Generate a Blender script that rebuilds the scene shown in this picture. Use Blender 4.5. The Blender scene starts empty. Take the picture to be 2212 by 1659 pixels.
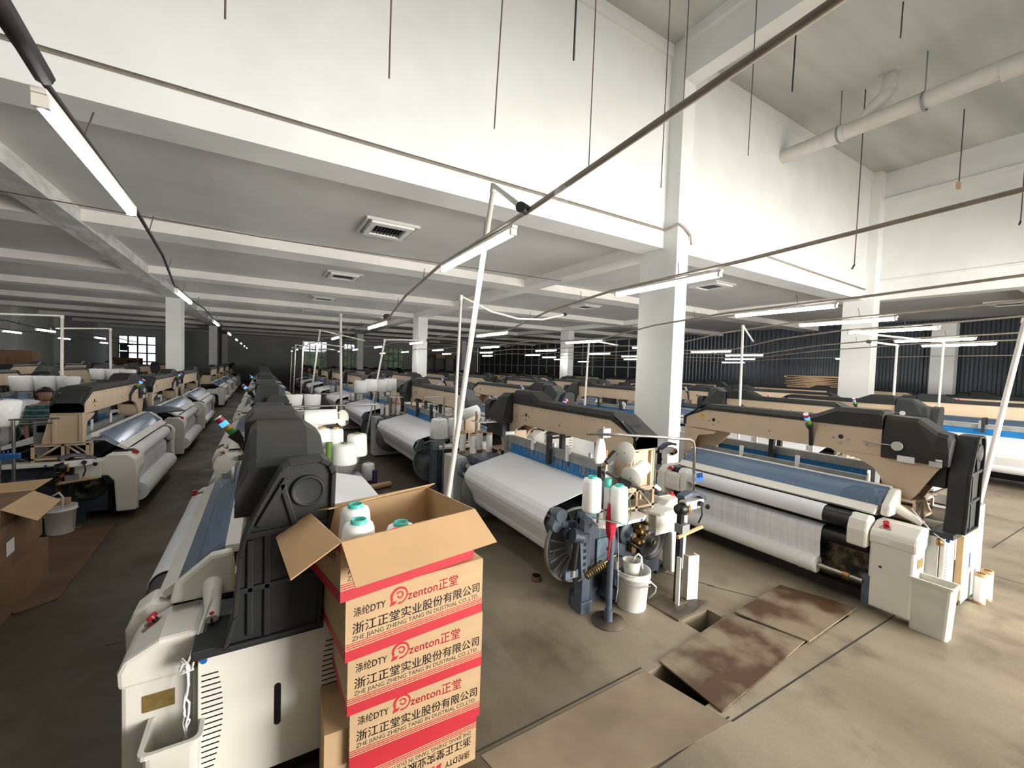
import bpy, bmesh, math, random
from mathutils import Vector, Matrix
random.seed(7)
S = bpy.context.scene
C = S.collection
PI = math.pi

# ------------------------------------------------------------------ camera, world, light, exposure
CAM_Z = 2.2
YAW, PITCH, ROLL, FPX = 0.5395, -0.0383, 0.0314, 904.25
def camera():
    f = Vector((math.sin(YAW)*math.cos(PITCH), math.cos(YAW)*math.cos(PITCH), math.sin(PITCH)))
    r0 = Vector((math.cos(YAW), -math.sin(YAW), 0)); u0 = r0.cross(f)
    c, s = math.cos(ROLL), math.sin(ROLL)
    r = r0*c + u0*s; u = u0*c - r0*s
    cd = bpy.data.cameras.new('camera'); cd.sensor_fit = 'HORIZONTAL'; cd.sensor_width = 36.0
    cd.lens = FPX*36.0/2212.0; cd.clip_start = 0.05; cd.clip_end = 300
    o = bpy.data.objects.new('camera', cd); C.objects.link(o)
    m = Matrix(((r.x, u.x, -f.x, 0), (r.y, u.y, -f.y, 0), (r.z, u.z, -f.z, CAM_Z), (0, 0, 0, 1)))
    o.matrix_world = m
    S.camera = o
camera()

W = bpy.data.worlds.new('World'); S.world = W; W.use_nodes = True
W.node_tree.nodes['Background'].inputs[0].default_value = (0.86, 0.93, 1.0, 1)
W.node_tree.nodes['Background'].inputs[1].default_value = 1.6
S.view_settings.view_transform = 'Standard'; S.view_settings.look = 'None'
S.view_settings.exposure = 0.0; S.view_settings.gamma = 1.0; S.view_settings.use_curve_mapping = False

def area(name, loc, target, sx, sy, power, col, spread=PI):
    d = bpy.data.lights.new(name, 'AREA'); d.shape = 'RECTANGLE'; d.size = sx; d.size_y = sy
    d.energy = power; d.color = col; d.spread = spread
    o = bpy.data.objects.new(name, d); C.objects.link(o); o.location = loc
    o.rotation_euler = (Vector(target) - Vector(loc)).to_track_quat('-Z', 'Y').to_euler()
    return o
# daylight through the tall windows above the added shade slab and through the goods door behind the camera
area('window_daylight', (4.0, -7.6, 6.9), (4.0, 5.0, 6.3), 20.0, 2.6, 210, (0.98, 1.0, 1.0))
area('goods_door_daylight', (8.5, -7.4, 2.1), (8.5, 5.0, 1.0), 7.0, 3.6, 2700, (1.0, 0.96, 0.90))

# ------------------------------------------------------------------ materials
MATS = {}
def mat(name, col, rough=0.6, metal=0.0, var=0.10, scale=5.0, emit=None, bump=0.0, coat=0.0, stretch=None, col2=None, lo=0.35, hi=0.7, detail=4.0):
    if name in MATS: return MATS[name]
    m = bpy.data.materials.new(name); m.use_nodes = True
    nt = m.node_tree; b = nt.nodes['Principled BSDF']
    b.inputs['Roughness'].default_value = rough; b.inputs['Metallic'].default_value = metal
    if coat: b.inputs['Coat Weight'].default_value = coat
    tc = nt.nodes.new('ShaderNodeTexCoord'); n = nt.nodes.new('ShaderNodeTexNoise')
    n.inputs['Scale'].default_value = scale; n.inputs['Detail'].default_value = detail
    src = tc.outputs['Object']
    if stretch:
        mp = nt.nodes.new('ShaderNodeMapping'); mp.inputs['Scale'].default_value = stretch
        nt.links.new(src, mp.inputs['Vector']); src = mp.outputs['Vector']
    nt.links.new(src, n.inputs['Vector'])
    cr = nt.nodes.new('ShaderNodeValToRGB')
    c2 = col2 if col2 else tuple(max(0.0, c*(1-var)) for c in col)
    c1 = col if col2 else tuple(min(1.0, c*(1+var*0.5)) for c in col)
    cr.color_ramp.elements[0].position = lo; cr.color_ramp.elements[1].position = hi
    cr.color_ramp.elements[0].color = (*c2, 1); cr.color_ramp.elements[1].color = (*c1, 1)
    nt.links.new(n.outputs['Fac'], cr.inputs['Fac']); nt.links.new(cr.outputs['Color'], b.inputs['Base Color'])
    if bump:
        bp = nt.nodes.new('ShaderNodeBump'); bp.inputs['Strength'].default_value = bump; bp.inputs['Distance'].default_value = 0.01
        nt.links.new(n.outputs['Fac'], bp.inputs['Height']); nt.links.new(bp.outputs['Normal'], b.inputs['Normal'])
    if emit:
        b.inputs['Emission Color'].default_value = (*emit[0], 1); b.inputs['Emission Strength'].default_value = emit[1]
    MATS[name] = m
    return m

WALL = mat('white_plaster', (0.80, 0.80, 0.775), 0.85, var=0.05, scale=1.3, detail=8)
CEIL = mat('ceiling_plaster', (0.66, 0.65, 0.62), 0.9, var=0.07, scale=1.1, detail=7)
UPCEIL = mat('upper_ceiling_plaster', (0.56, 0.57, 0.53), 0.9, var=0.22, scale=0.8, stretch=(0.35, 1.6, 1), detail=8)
BEAMW = mat('beam_plaster', (0.80, 0.78, 0.74), 0.88, var=0.06, scale=2.0)
BEAMR = mat('patched_beam_plaster', (0.62, 0.62, 0.59), 0.9, var=0.25, scale=7, bump=0.4, stretch=(1, 0.35, 1))
FARW = mat('far_wall_paint', (0.50, 0.51, 0.49), 0.85, var=0.1, scale=0.7)
CORR = mat('dark_sheet_metal', (0.048, 0.058, 0.070), 0.32, 0.35, var=0.2, scale=0.9)
BEIGE = mat('beige_paint', (0.60, 0.465, 0.325), 0.5, var=0.06, scale=3.5)
BLACK = mat('black_plastic', (0.016, 0.018, 0.018), 0.6, var=0.12, scale=9)
BLACKD = mat('dusty_black_plastic', (0.030, 0.027, 0.021), 0.75, scale=3.5, col2=(0.017, 0.018, 0.017), lo=0.45, hi=0.75, detail=6)
CREAM = mat('cream_paint', (0.77, 0.745, 0.68), 0.45, var=0.05, scale=3)
GREYP = mat('grey_paint', (0.52, 0.53, 0.51), 0.5, var=0.08, scale=3)
STEELB = mat('blue_grey_paint', (0.085, 0.115, 0.155), 0.5, var=0.25, scale=8)
DARKB = mat('dark_blue_paint', (0.030, 0.042, 0.062), 0.5, var=0.3, scale=7)
GREASE = mat('greasy_black_steel', (0.016, 0.016, 0.015), 0.4, 0.3, var=0.5, scale=12)
METAL = mat('bare_steel', (0.34, 0.32, 0.29), 0.32, 0.9, var=0.25, scale=9)
DULL = mat('dull_zinc', (0.34, 0.35, 0.35), 0.45, 0.55, var=0.2, scale=8)
GALV = mat('grey_galvanised', (0.30, 0.31, 0.31), 0.5, 0.3, var=0.2, scale=5)
BRASS = mat('oily_brass', (0.30, 0.19, 0.07), 0.35, 0.8, var=0.5, scale=16)
WARP = mat('white_warp_yarn', (0.80, 0.80, 0.82), 0.55, var=0.05, scale=30, stretch=(0.05, 3, 0.05))
CLOTH = mat('white_grey_cloth', (0.78, 0.79, 0.83), 0.7, var=0.05, scale=8, stretch=(1, 0.6, 0.2))
CLOTHF = mat('folded_white_cloth', (0.80, 0.81, 0.84), 0.7, var=0.10, scale=9, stretch=(0.1, 2.2, 0.1))
ROLLW = mat('white_cloth_roll', (0.86, 0.86, 0.86), 0.75, var=0.04, scale=20, stretch=(0.2, 3, 0.2))
HEALD = mat('blue_heald_wires', (0.0, 0.155, 0.42), 0.5, var=0.25, scale=40, stretch=(0.05, 4, 0.05))
CONE = mat('white_yarn_cone', (0.88, 0.88, 0.87), 0.65, var=0.03, scale=40, stretch=(0.1, 0.1, 3))
TEAL = mat('teal_plastic', (0.09, 0.55, 0.46), 0.4, var=0.08)
GREENT = mat('green_paper_tube', (0.10, 0.20, 0.03), 0.6, var=0.12)
PURPLET = mat('purple_paper_tube', (0.05, 0.025, 0.11), 0.6, var=0.12)
KRAFT = mat('kraft_paper', (0.56, 0.37, 0.20), 0.75, var=0.08, scale=7)
CARD = mat('corrugated_cardboard', (0.52, 0.355, 0.20), 0.8, var=0.06, scale=4, stretch=(1, 1, 3))
CARDIN = mat('cardboard_inside', (0.52, 0.33, 0.17), 0.8, var=0.06, scale=4)
CARDD = mat('dark_old_cardboard', (0.20, 0.115, 0.06), 0.85, var=0.2, scale=4)
REDP = mat('carton_red_print', (0.50, 0.020, 0.035), 0.6, var=0.08)
BLKP = mat('carton_black_print', (0.018, 0.014, 0.012), 0.6)
REDB = mat('red_plastic', (0.50, 0.012, 0.025), 0.35)
BLUEB = mat('blue_plastic', (0.02, 0.13, 0.45), 0.35)
GOLD = mat('gold_label', (0.36, 0.25, 0.09), 0.4, 0.5, var=0.2, scale=30)
PAPER = mat('white_paper', (0.78, 0.78, 0.78), 0.7, var=0.06, scale=25)
YELLOW = mat('yellow_sticker', (0.75, 0.60, 0.05), 0.5)
PVC = mat('white_pvc', (0.66, 0.635, 0.585), 0.5, var=0.05)
PVCG = mat('dusty_conduit', (0.36, 0.315, 0.26), 0.6, var=0.18, scale=7)
CABLE = mat('black_cable', (0.02, 0.017, 0.018), 0.6)
WIRE = mat('brown_wire', (0.10, 0.065, 0.06), 0.6)
RUST = mat('rusty_steel_plate', (0.25, 0.20, 0.135), 0.55, var=0.3, scale=2.2, col2=(0.075, 0.036, 0.016), lo=0.42, hi=0.58, detail=6)
RUSTD = mat('oily_rusty_plate', (0.13, 0.10, 0.07), 0.5, scale=4, col2=(0.03, 0.022, 0.016), lo=0.4, hi=0.62, detail=6)
BOARD = mat('brown_floor_board', (0.13, 0.07, 0.038), 0.7, var=0.3, scale=3)
PIT = mat('pit_concrete', (0.03, 0.03, 0.026), 0.7)
BUCKETM = mat('white_bucket_plastic', (0.80, 0.80, 0.76), 0.4, var=0.08, scale=5)
BINM = mat('dirty_white_plastic', (0.72, 0.71, 0.64), 0.45, var=0.13, scale=4)
SKIN = mat('skin', (0.46, 0.25, 0.16), 0.55, var=0.06)
HAIR = mat('black_hair', (0.012, 0.009, 0.008), 0.5)
TROUSER = mat('black_trousers', (0.010, 0.010, 0.012), 0.85)
NAVY = mat('navy_plastic', (0.045, 0.06, 0.10), 0.45)
ORANGE = mat('orange_plastic', (0.55, 0.26, 0.04), 0.5)
REDCL = mat('red_cloth', (0.55, 0.012, 0.035), 0.8, var=0.3, scale=40)
WOOD = mat('pale_wood', (0.50, 0.30, 0.11), 0.6, var=0.2, scale=9)
FLANGE = mat('beam_flange_alloy', (0.20, 0.21, 0.205), 0.42, 0.5, var=0.2, scale=9)
LGREEN = mat('green_lens', (0.05, 0.30, 0.04), 0.3)
LRED = mat('red_lens', (0.40, 0.015, 0.04), 0.3)
LAMBER = mat('amber_lens', (0.40, 0.24, 0.04), 0.3)
LBLUE = mat('lit_blue_lens', (0.02, 0.12, 0.6), 0.3, emit=((0.05, 0.28, 1.0), 2.2))
LAMP = mat('lit_tube', (1, 1, 1), 0.4, emit=((1.0, 0.985, 0.955), 62.0))
GREENOUT = mat('garden_foliage', (0.055, 0.10, 0.02), 0.8, var=0.9, scale=1.6)
DRIP = mat('stained_drip_plate', (0.15, 0.125, 0.06), 0.5, scale=9, col2=(0.012, 0.011, 0.009), lo=0.45, hi=0.6)

def floor_mat():
    m = bpy.data.materials.new('worn_concrete'); m.use_nodes = True; nt = m.node_tree; b = nt.nodes['Principled BSDF']
    tc = nt.nodes.new('ShaderNodeTexCoord')
    def noise(sc, det, rough=0.6, st=None):
        n = nt.nodes.new('ShaderNodeTexNoise'); n.inputs['Scale'].default_value = sc; n.inputs['Detail'].default_value = det; n.inputs['Roughness'].default_value = rough
        if st:
            mp = nt.nodes.new('ShaderNodeMapping'); mp.inputs['Scale'].default_value = st; mp.inputs['Rotation'].default_value = (0, 0, 0.5)
            nt.links.new(tc.outputs['Object'], mp.inputs['Vector']); nt.links.new(mp.outputs['Vector'], n.inputs['Vector'])
        else: nt.links.new(tc.outputs['Object'], n.inputs['Vector'])
        return n.outputs['Fac']
    def ramp(fac, stops):
        r = nt.nodes.new('ShaderNodeValToRGB'); e = r.color_ramp.elements
        while len(e) < len(stops): e.new(0.5)
        for i, (p, c) in enumerate(stops): e[i].position = p; e[i].color = (*c, 1)
        nt.links.new(fac, r.inputs['Fac']); return r.outputs['Color']
    def mix(mode, a, bb, fac):
        x = nt.nodes.new('ShaderNodeMix'); x.data_type = 'RGBA'; x.blend_type = mode
        nt.links.new(a, x.inputs['A']); nt.links.new(bb, x.inputs['B'])
        if isinstance(fac, float): x.inputs['Factor'].default_value = fac
        else: nt.links.new(fac, x.inputs['Factor'])
        return x.outputs['Result']
    base = ramp(noise(0.9, 6, 0.6, (1, 0.4, 1)), [(0.30, (0.185, 0.150, 0.105)), (0.50, (0.30, 0.250, 0.180)), (0.72, (0.39, 0.335, 0.245))])
    grain = ramp(noise(48, 4, 0.7), [(0.3, (0.72, 0.72, 0.72)), (0.7, (1, 1, 1))])
    c = mix('MULTIPLY', base, grain, 0.55)
    st = ramp(noise(1.7, 5, 0.55), [(0.56, (0, 0, 0)), (0.68, (1, 1, 1))])
    dk = nt.nodes.new('ShaderNodeRGB'); dk.outputs[0].default_value = (0.10, 0.075, 0.05, 1)
    sc = nt.nodes.new('ShaderNodeMath'); sc.operation = 'MULTIPLY'; sc.inputs[1].default_value = 0.55
    nt.links.new(st, sc.inputs[0])
    c = mix('MIX', c, dk.outputs[0], sc.outputs[0])
    # shade and oily tone painted into the loom aisle floor, with a ragged edge
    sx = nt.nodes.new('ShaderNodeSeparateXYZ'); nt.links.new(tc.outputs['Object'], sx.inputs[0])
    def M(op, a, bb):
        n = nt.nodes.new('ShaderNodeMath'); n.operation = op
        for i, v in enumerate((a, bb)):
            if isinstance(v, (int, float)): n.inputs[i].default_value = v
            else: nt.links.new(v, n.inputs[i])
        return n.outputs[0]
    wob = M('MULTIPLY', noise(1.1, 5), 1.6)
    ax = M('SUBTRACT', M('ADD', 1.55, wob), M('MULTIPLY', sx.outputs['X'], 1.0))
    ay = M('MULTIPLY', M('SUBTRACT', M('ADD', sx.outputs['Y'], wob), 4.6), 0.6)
    oil_shade = nt.nodes.new('ShaderNodeMapRange'); oil_shade.inputs['From Min'].default_value = 0.0; oil_shade.inputs['From Max'].default_value = 1.6
    nt.links.new(M('MAXIMUM', ax, ay), oil_shade.inputs['Value'])
    c = mix('MULTIPLY', c, ramp(oil_shade.outputs['Result'], [(0.0, (1, 1, 1)), (1.0, (0.26, 0.235, 0.20))]), 1.0)
    nt.links.new(c, b.inputs['Base Color'])
    rr = ramp(noise(1.4, 4), [(0.35, (0.38,)*3), (0.65, (0.72,)*3)]); nt.links.new(rr, b.inputs['Roughness'])
    return m
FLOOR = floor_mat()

def guard_mat():
    m = bpy.data.materials.new('clear_blue_guard'); m.use_nodes = True; nt = m.node_tree
    b = nt.nodes['Principled BSDF']; out = nt.nodes['Material Output']
    b.inputs['Base Color'].default_value = (0.17, 0.25, 0.37, 1); b.inputs['Roughness'].default_value = 0.15
    t = nt.nodes.new('ShaderNodeBsdfTransparent'); t.inputs[0].default_value = (0.80, 0.87, 0.95, 1)
    n = nt.nodes.new('ShaderNodeTexNoise'); n.inputs['Scale'].default_value = 3.5
    mr = nt.nodes.new('ShaderNodeMapRange'); mr.inputs['To Min'].default_value = 0.35; mr.inputs['To Max'].default_value = 0.75
    nt.links.new(n.outputs['Fac'], mr.inputs['Value'])
    mx = nt.nodes.new('ShaderNodeMixShader'); nt.links.new(mr.outputs['Result'], mx.inputs[0])
    nt.links.new(b.outputs[0], mx.inputs[1]); nt.links.new(t.outputs[0], mx.inputs[2]); nt.links.new(mx.outputs[0], out.inputs[0])
    return m
GUARD = guard_mat()
def film_mat():
    m = bpy.data.materials.new('clear_film'); m.use_nodes = True; nt = m.node_tree
    b = nt.nodes['Principled BSDF']; out = nt.nodes['Material Output']
    b.inputs['Base Color'].default_value = (0.75, 0.76, 0.76, 1); b.inputs['Roughness'].default_value = 0.25
    t = nt.nodes.new('ShaderNodeBsdfTransparent')
    n = nt.nodes.new('ShaderNodeTexNoise'); n.inputs['Scale'].default_value = 9
    mr = nt.nodes.new('ShaderNodeMapRange'); mr.inputs['To Min'].default_value = 0.72; mr.inputs['To Max'].default_value = 0.99
    nt.links.new(n.outputs['Fac'], mr.inputs['Value'])
    mx = nt.nodes.new('ShaderNodeMixShader'); nt.links.new(mr.outputs['Result'], mx.inputs[0])
    nt.links.new(b.outputs[0], mx.inputs[1]); nt.links.new(t.outputs[0], mx.inputs[2]); nt.links.new(mx.outputs[0], out.inputs[0])
    return m
FILM = film_mat()
def glass_mat():
    m = bpy.data.materials.new('dark_window_glass'); m.use_nodes = True; nt = m.node_tree; b = nt.nodes['Principled BSDF']
    b.inputs['Base Color'].default_value = (0.045, 0.055, 0.060, 1); b.inputs['Roughness'].default_value = 0.12; b.inputs['Specular IOR Level'].default_value = 0.6
    n = nt.nodes.new('ShaderNodeTexNoise'); n.inputs['Scale'].default_value = 0.6
    mr = nt.nodes.new('ShaderNodeMapRange'); mr.inputs['To Min'].default_value = 0.08; mr.inputs['To Max'].default_value = 0.3
    nt.links.new(n.outputs['Fac'], mr.inputs['Value']); nt.links.new(mr.outputs['Result'], b.inputs['Roughness'])
    return m
GLASS = glass_mat()
def plaid_mat():
    m = bpy.data.materials.new('teal_plaid_cloth'); m.use_nodes = True; nt = m.node_tree; b = nt.nodes['Principled BSDF']
    tc = nt.nodes.new('ShaderNodeTexCoord'); ck = nt.nodes.new('ShaderNodeTexChecker'); ck.inputs['Scale'].default_value = 11
    ck.inputs['Color1'].default_value = (0.018, 0.10, 0.125, 1); ck.inputs['Color2'].default_value = (0.05, 0.17, 0.17, 1)
    wv = nt.nodes.new('ShaderNodeTexWave'); wv.bands_direction = 'Z'; wv.inputs['Scale'].default_value = 3.4
    cr = nt.nodes.new('ShaderNodeValToRGB'); cr.color_ramp.elements[0].position = 0.72; cr.color_ramp.elements[0].color = (0, 0, 0, 1); cr.color_ramp.elements[1].position = 0.8
    mx = nt.nodes.new('ShaderNodeMix'); mx.data_type = 'RGBA'; mx.inputs['B'].default_value = (0.22, 0.30, 0.22, 1)
    nt.links.new(tc.outputs['Object'], ck.inputs['Vector']); nt.links.new(tc.outputs['Object'], wv.inputs['Vector'])
    nt.links.new(wv.outputs['Fac'], cr.inputs['Fac']); nt.links.new(cr.outputs['Color'], mx.inputs['Factor'])
    nt.links.new(ck.outputs['Color'], mx.inputs['A']); nt.links.new(mx.outputs['Result'], b.inputs['Base Color'])
    b.inputs['Roughness'].default_value = 0.85
    return m
PLAID = plaid_mat()

# ------------------------------------------------------------------ mesh helpers
class MB:
    def __init__(s): s.v = []; s.f = []; s.m = []; s.sm = []; s.mats = []
    def mi(s, m):
        if m not in s.mats: s.mats.append(m)
        return s.mats.index(m)
    def add(s, vs, fs, m, smooth=False):
        k = len(s.v); i = s.mi(m)
        s.v += [tuple(v) for v in vs]
        for f in fs: s.f.append([k+a for a in f]); s.m.append(i); s.sm.append(smooth)
        return s
    def box(s, x0, x1, y0, y1, z0, z1, m):
        vs = [(x, y, z) for x in (x0, x1) for y in (y0, y1) for z in (z0, z1)]
        return s.add(vs, [(0,1,3,2), (4,6,7,5), (0,4,5,1), (2,3,7,6), (0,2,6,4), (1,5,7,3)], m)
    def obox(s, c, ax, ay, az, hx, hy, hz, m):     # oriented box: centre, three unit axes, half sizes
        c = Vector(c); vs = [c + Vector(ax)*hx*i + Vector(ay)*hy*j + Vector(az)*hz*k for i in (-1, 1) for j in (-1, 1) for k in (-1, 1)]
        return s.add(vs, [(0,1,3,2), (4,6,7,5), (0,4,5,1), (2,3,7,6), (0,2,6,4), (1,5,7,3)], m)
    def prism(s, pts, axis, a0, a1, m):            # pts: 'x' (y,z) 'y' (x,z) 'z' (x,y)
        def P(p, a): return (a, p[0], p[1]) if axis == 'x' else (p[0], a, p[1]) if axis == 'y' else (p[0], p[1], a)
        n = len(pts); vs = [P(p, a0) for p in pts] + [P(p, a1) for p in pts]
        fs = [tuple(range(n)), tuple(range(2*n-1, n-1, -1))] + [(i, (i+1) % n, n+(i+1) % n, n+i) for i in range(n)]
        return s.add(vs, fs, m)
    def loft(s, rings, m, caps=True, smooth=False):
        n = len(rings[0]); vs = [p for r in rings for p in r]; fs = []
        for k in range(len(rings)-1):
            for i in range(n): fs.append((k*n+i, k*n+(i+1) % n, (k+1)*n+(i+1) % n, (k+1)*n+i))
        if caps: fs.append(tuple(range(n))); fs.append(tuple((len(rings)-1)*n+i for i in range(n-1, -1, -1)))
        return s.add(vs, fs, m, smooth)
    def cyl(s, p0, p1, r0, m, r1=None, n=14, caps=True):
        p0, p1 = Vector(p0), Vector(p1); d = (p1-p0).normalized(); r1 = r0 if r1 is None else r1
        a = d.orthogonal().normalized(); b = d.cross(a)
        R = [[p + (a*math.cos(2*PI*i/n) + b*math.sin(2*PI*i/n))*r for i in range(n)] for p, r in ((p0, r0), (p1, r1))]
        s.loft(R, m, False, True)
        if caps:
            k = len(s.v); s.add(R[0], [tuple(range(n))], m); s.add(R[1], [tuple(range(n-1, -1, -1))], m)
        return s
    def tube(s, path, r, m, n=8):
        P = [Vector(p) for p in path]; R = []; a = None
        for i, p in enumerate(P):
            d = ((P[min(i+1, len(P)-1)] - P[max(i-1, 0)])).normalized()
            if a is None: a = d.orthogonal().normalized()
            a = (a - d*a.dot(d)).normalized(); b = d.cross(a)
            rr = r[i] if isinstance(r, (list, tuple)) else r
            R.append([p + (a*math.cos(2*PI*k/n) + b*math.sin(2*PI*k/n))*rr for k in range(n)])
        return s.loft(R, m, True, True)
    def lathe(s, base, prof, m, axis=(0, 0, 1), n=18, caps=True):
        c = Vector(base); d = Vector(axis).normalized(); a = d.orthogonal().normalized(); b = d.cross(a)
        R = [[c + d*h + (a*math.cos(2*PI*k/n) + b*math.sin(2*PI*k/n))*r for k in range(n)] for r, h in prof]
        return s.loft(R, m, caps, True)
    def strip(s, prof, y0, y1, m, th=0.004, axis='y'):  # sheet following a profile of (x,z), given a thickness
        n = len(prof); off = []
        for i in range(n):
            a = prof[max(i-1, 0)]; b = prof[min(i+1, n-1)]; dx, dz = b[0]-a[0], b[1]-a[1]; L = math.hypot(dx, dz) or 1
            off.append((prof[i][0]+dz/L*th, prof[i][1]-dx/L*th))
        return s.prism(list(prof)+off[::-1], axis, y0, y1, m) if n == 2 else s._strip(prof, off, y0, y1, m)
    def _strip(s, p, q, y0, y1, m):
        n = len(p); vs = [(a[0], y0, a[1]) for a in p] + [(a[0], y1, a[1]) for a in p] + [(a[0], y0, a[1]) for a in q] + [(a[0], y1, a[1]) for a in q]
        fs = []
        for i in range(n-1):
            fs += [(i, i+1, n+i+1, n+i), (2*n+i, 3*n+i, 3*n+i+1, 2*n+i+1), (i, 2*n+i, 2*n+i+1, i+1), (n+i, n+i+1, 3*n+i+1, 3*n+i)]
        fs += [(0, n, 3*n, 2*n), (n-1, 3*n-1, 4*n-1, 2*n-1)]
        return s.add(vs, fs, m)
    def mesh(s, name):
        me = bpy.data.meshes.new(name); me.from_pydata(s.v, [], s.f)
        for m in s.mats: me.materials.append(m)
        me.polygons.foreach_set('material_index', s.m); me.polygons.foreach_set('use_smooth', s.sm)
        bm = bmesh.new(); bm.from_mesh(me); bmesh.ops.recalc_face_normals(bm, faces=bm.faces); bm.to_mesh(me); bm.free()
        me.update(); return me
    def build(s, name, parent=None, bevel=0.0, label=None):
        o = bpy.data.objects.new(name, s.mesh(name)); C.objects.link(o)
        if parent: o.parent = parent
        if bevel:
            b = o.modifiers.new('bevel', 'BEVEL'); b.width = bevel; b.segments = 2; b.limit_method = 'ANGLE'; b.angle_limit = 0.6
        if label: o['label'] = label
        return o
def arc(cx, cz, r, a0, a1, n=8): return [(cx+r*math.cos(math.radians(a0+(a1-a0)*i/n)), cz+r*math.sin(math.radians(a0+(a1-a0)*i/n))) for i in range(n+1)]
def tag(o, label, cat, group=None, kind=None):
    o['label'] = label; o['category'] = cat
    if group: o['group'] = group
    if kind: o['kind'] = kind
    return o
def thing(name, label, cat, loc=(0, 0, 0), rz=0.0, group=None):
    o = bpy.data.objects.new(name, None); C.objects.link(o); o.location = loc; o.rotation_euler = (0, 0, rz); o.empty_display_size = 0.1
    return tag(o, label, cat, group)
def kids(o): return [x for x in bpy.data.objects if x.parent == o]
KIDS = {}
def dup(o, loc, rz=0.0, label=None, group=None, parent=None):
    c = o.copy(); C.objects.link(c)
    if parent is None: c.location = loc; c.rotation_euler = (0, 0, rz)
    else: c.parent = parent
    if label: c['label'] = label
    if group: c['group'] = group
    if o not in KIDS: KIDS[o] = kids(o)
    for ch in KIDS[o]: dup(ch, None, parent=c)
    return c
def struct(mb, name, label=None, parent=None):
    o = mb.build(name, parent)
    if parent is None: o['kind'] = 'structure'
    if label: o['label'] = label
    return o
def text(s, size, m, mb, origin, right, up, width=None, depth=0.0006, shear=0.0):
    cu = bpy.data.curves.new('lettering', 'FONT'); cu.body = s; cu.size = size; cu.extrude = 0.0; cu.shear = shear; cu.resolution_u = 3
    o = bpy.data.objects.new('lettering', cu); C.objects.link(o)
    me = bpy.data.meshes.new_from_object(o.evaluated_get(bpy.context.evaluated_depsgraph_get()))
    bpy.data.objects.remove(o); bpy.data.curves.remove(cu)
    if not me.vertices: return
    x0 = min(v.co.x for v in me.vertices); x1 = max(v.co.x for v in me.vertices)
    k = width/(x1-x0) if width else 1.0
    R, U, O = Vector(right).normalized(), Vector(up).normalized(), Vector(origin); N = R.cross(U)
    mb.add([O + R*((v.co.x-x0)*k) + U*v.co.y + N*depth for v in me.vertices], [tuple(p.vertices) for p in me.polygons], m)
    bpy.data.meshes.remove(me)
# ------------------------------------------------------------------ the building
XL, XR, YB, YN = -12.0, 25.5, 52.0, -8.0      # left wall, right wall, far wall, wall behind the camera
ZS, ZB, ZU = 4.9, 4.68, 8.6                   # low slab, beam soffits, upper slab
YW, XW = 5.75, 16.6                           # walls round the tall bay
b = MB()
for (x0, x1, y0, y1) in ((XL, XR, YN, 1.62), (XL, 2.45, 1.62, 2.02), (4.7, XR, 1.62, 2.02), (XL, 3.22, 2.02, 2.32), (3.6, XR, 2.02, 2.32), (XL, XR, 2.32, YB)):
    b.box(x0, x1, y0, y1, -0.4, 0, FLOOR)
b.box(2.4, 4.8, 1.5, 2.4, -0.44, -0.4, PIT)
for (x0, y0, x1, y1) in ((0.2, 2.04, 2.44, 2.075), (1.2, 1.47, 2.6, 1.49), (4.0, 2.6, 4.3, 2.1), (2.6, 5.2, 4.05, 2.55), (-1.0, 4.2, 0.0, 4.2), (2.58, 1.46, 6.0, 1.40), (7.2, 0.2, 7.25, 6.0), (8.2, 3.0, 12.0, 2.9), (8.4, 1.4, 12.0, 1.35)):
    d = Vector((x1-x0, y1-y0, 0)); L = d.length/2; d.normalize()
    b.obox(((x0+x1)/2, (y0+y1)/2, 0.0), d, Vector((-d.y, d.x, 0)), (0, 0, 1), L, 0.006, 0.0012, PIT)
struct(b, 'floor')

def holed(mb, ax, a, th, u0, u1, z0, z1, holes, m):   # wall with rectangular openings (u0,u1,z0,z1)
    us = sorted({u0, u1} | {h[0] for h in holes} | {h[1] for h in holes})
    for i in range(len(us)-1):
        p, q = us[i], us[i+1]; hs = sorted((h for h in holes if h[0] <= p and h[1] >= q), key=lambda h: h[2])
        z = z0
        for h in hs + [(0, 0, z1, z1)]:
            if h[2] > z+1e-6:
                if ax == 'y': mb.box(p, q, a, a+th, z, h[2], m)
                else: mb.box(a, a+th, p, q, z, h[2], m)
            z = h[3]
b = MB(); BW = [(-11.4, -8.7, 0.9, 4.1), (4.0, 6.4, 0.9, 4.5), (8.2, 9.8, 0.9, 4.4), (12.7, 15.2, 0.9, 4.25)]
holed(b, 'y', YB, 0.25, XL, XR, 0, ZS, BW, FARW); struct(b, 'wall_far')
b = MB(); b.box(XL-0.25, XL, YN, YB, 0, ZU, FARW)
for y in (29, 34.5, 40): b.box(XL, XL+0.25, y, y+0.6, 0, ZS, FARW)
struct(b, 'wall_left')
b = MB(); holed(b, 'y', YN-0.25, 0.25, XL, XR, 0, ZU, [(-6, 14, 5.6, 8.2), (5, 12, 0, 4.0)], WALL); struct(b, 'wall_near')
b = MB(); b.box(XL, XW, YN, -0.8, 4.5, 4.8, WALL); struct(b, 'shade_slab')  # unseen slab, added to keep high window light off the near floor
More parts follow.
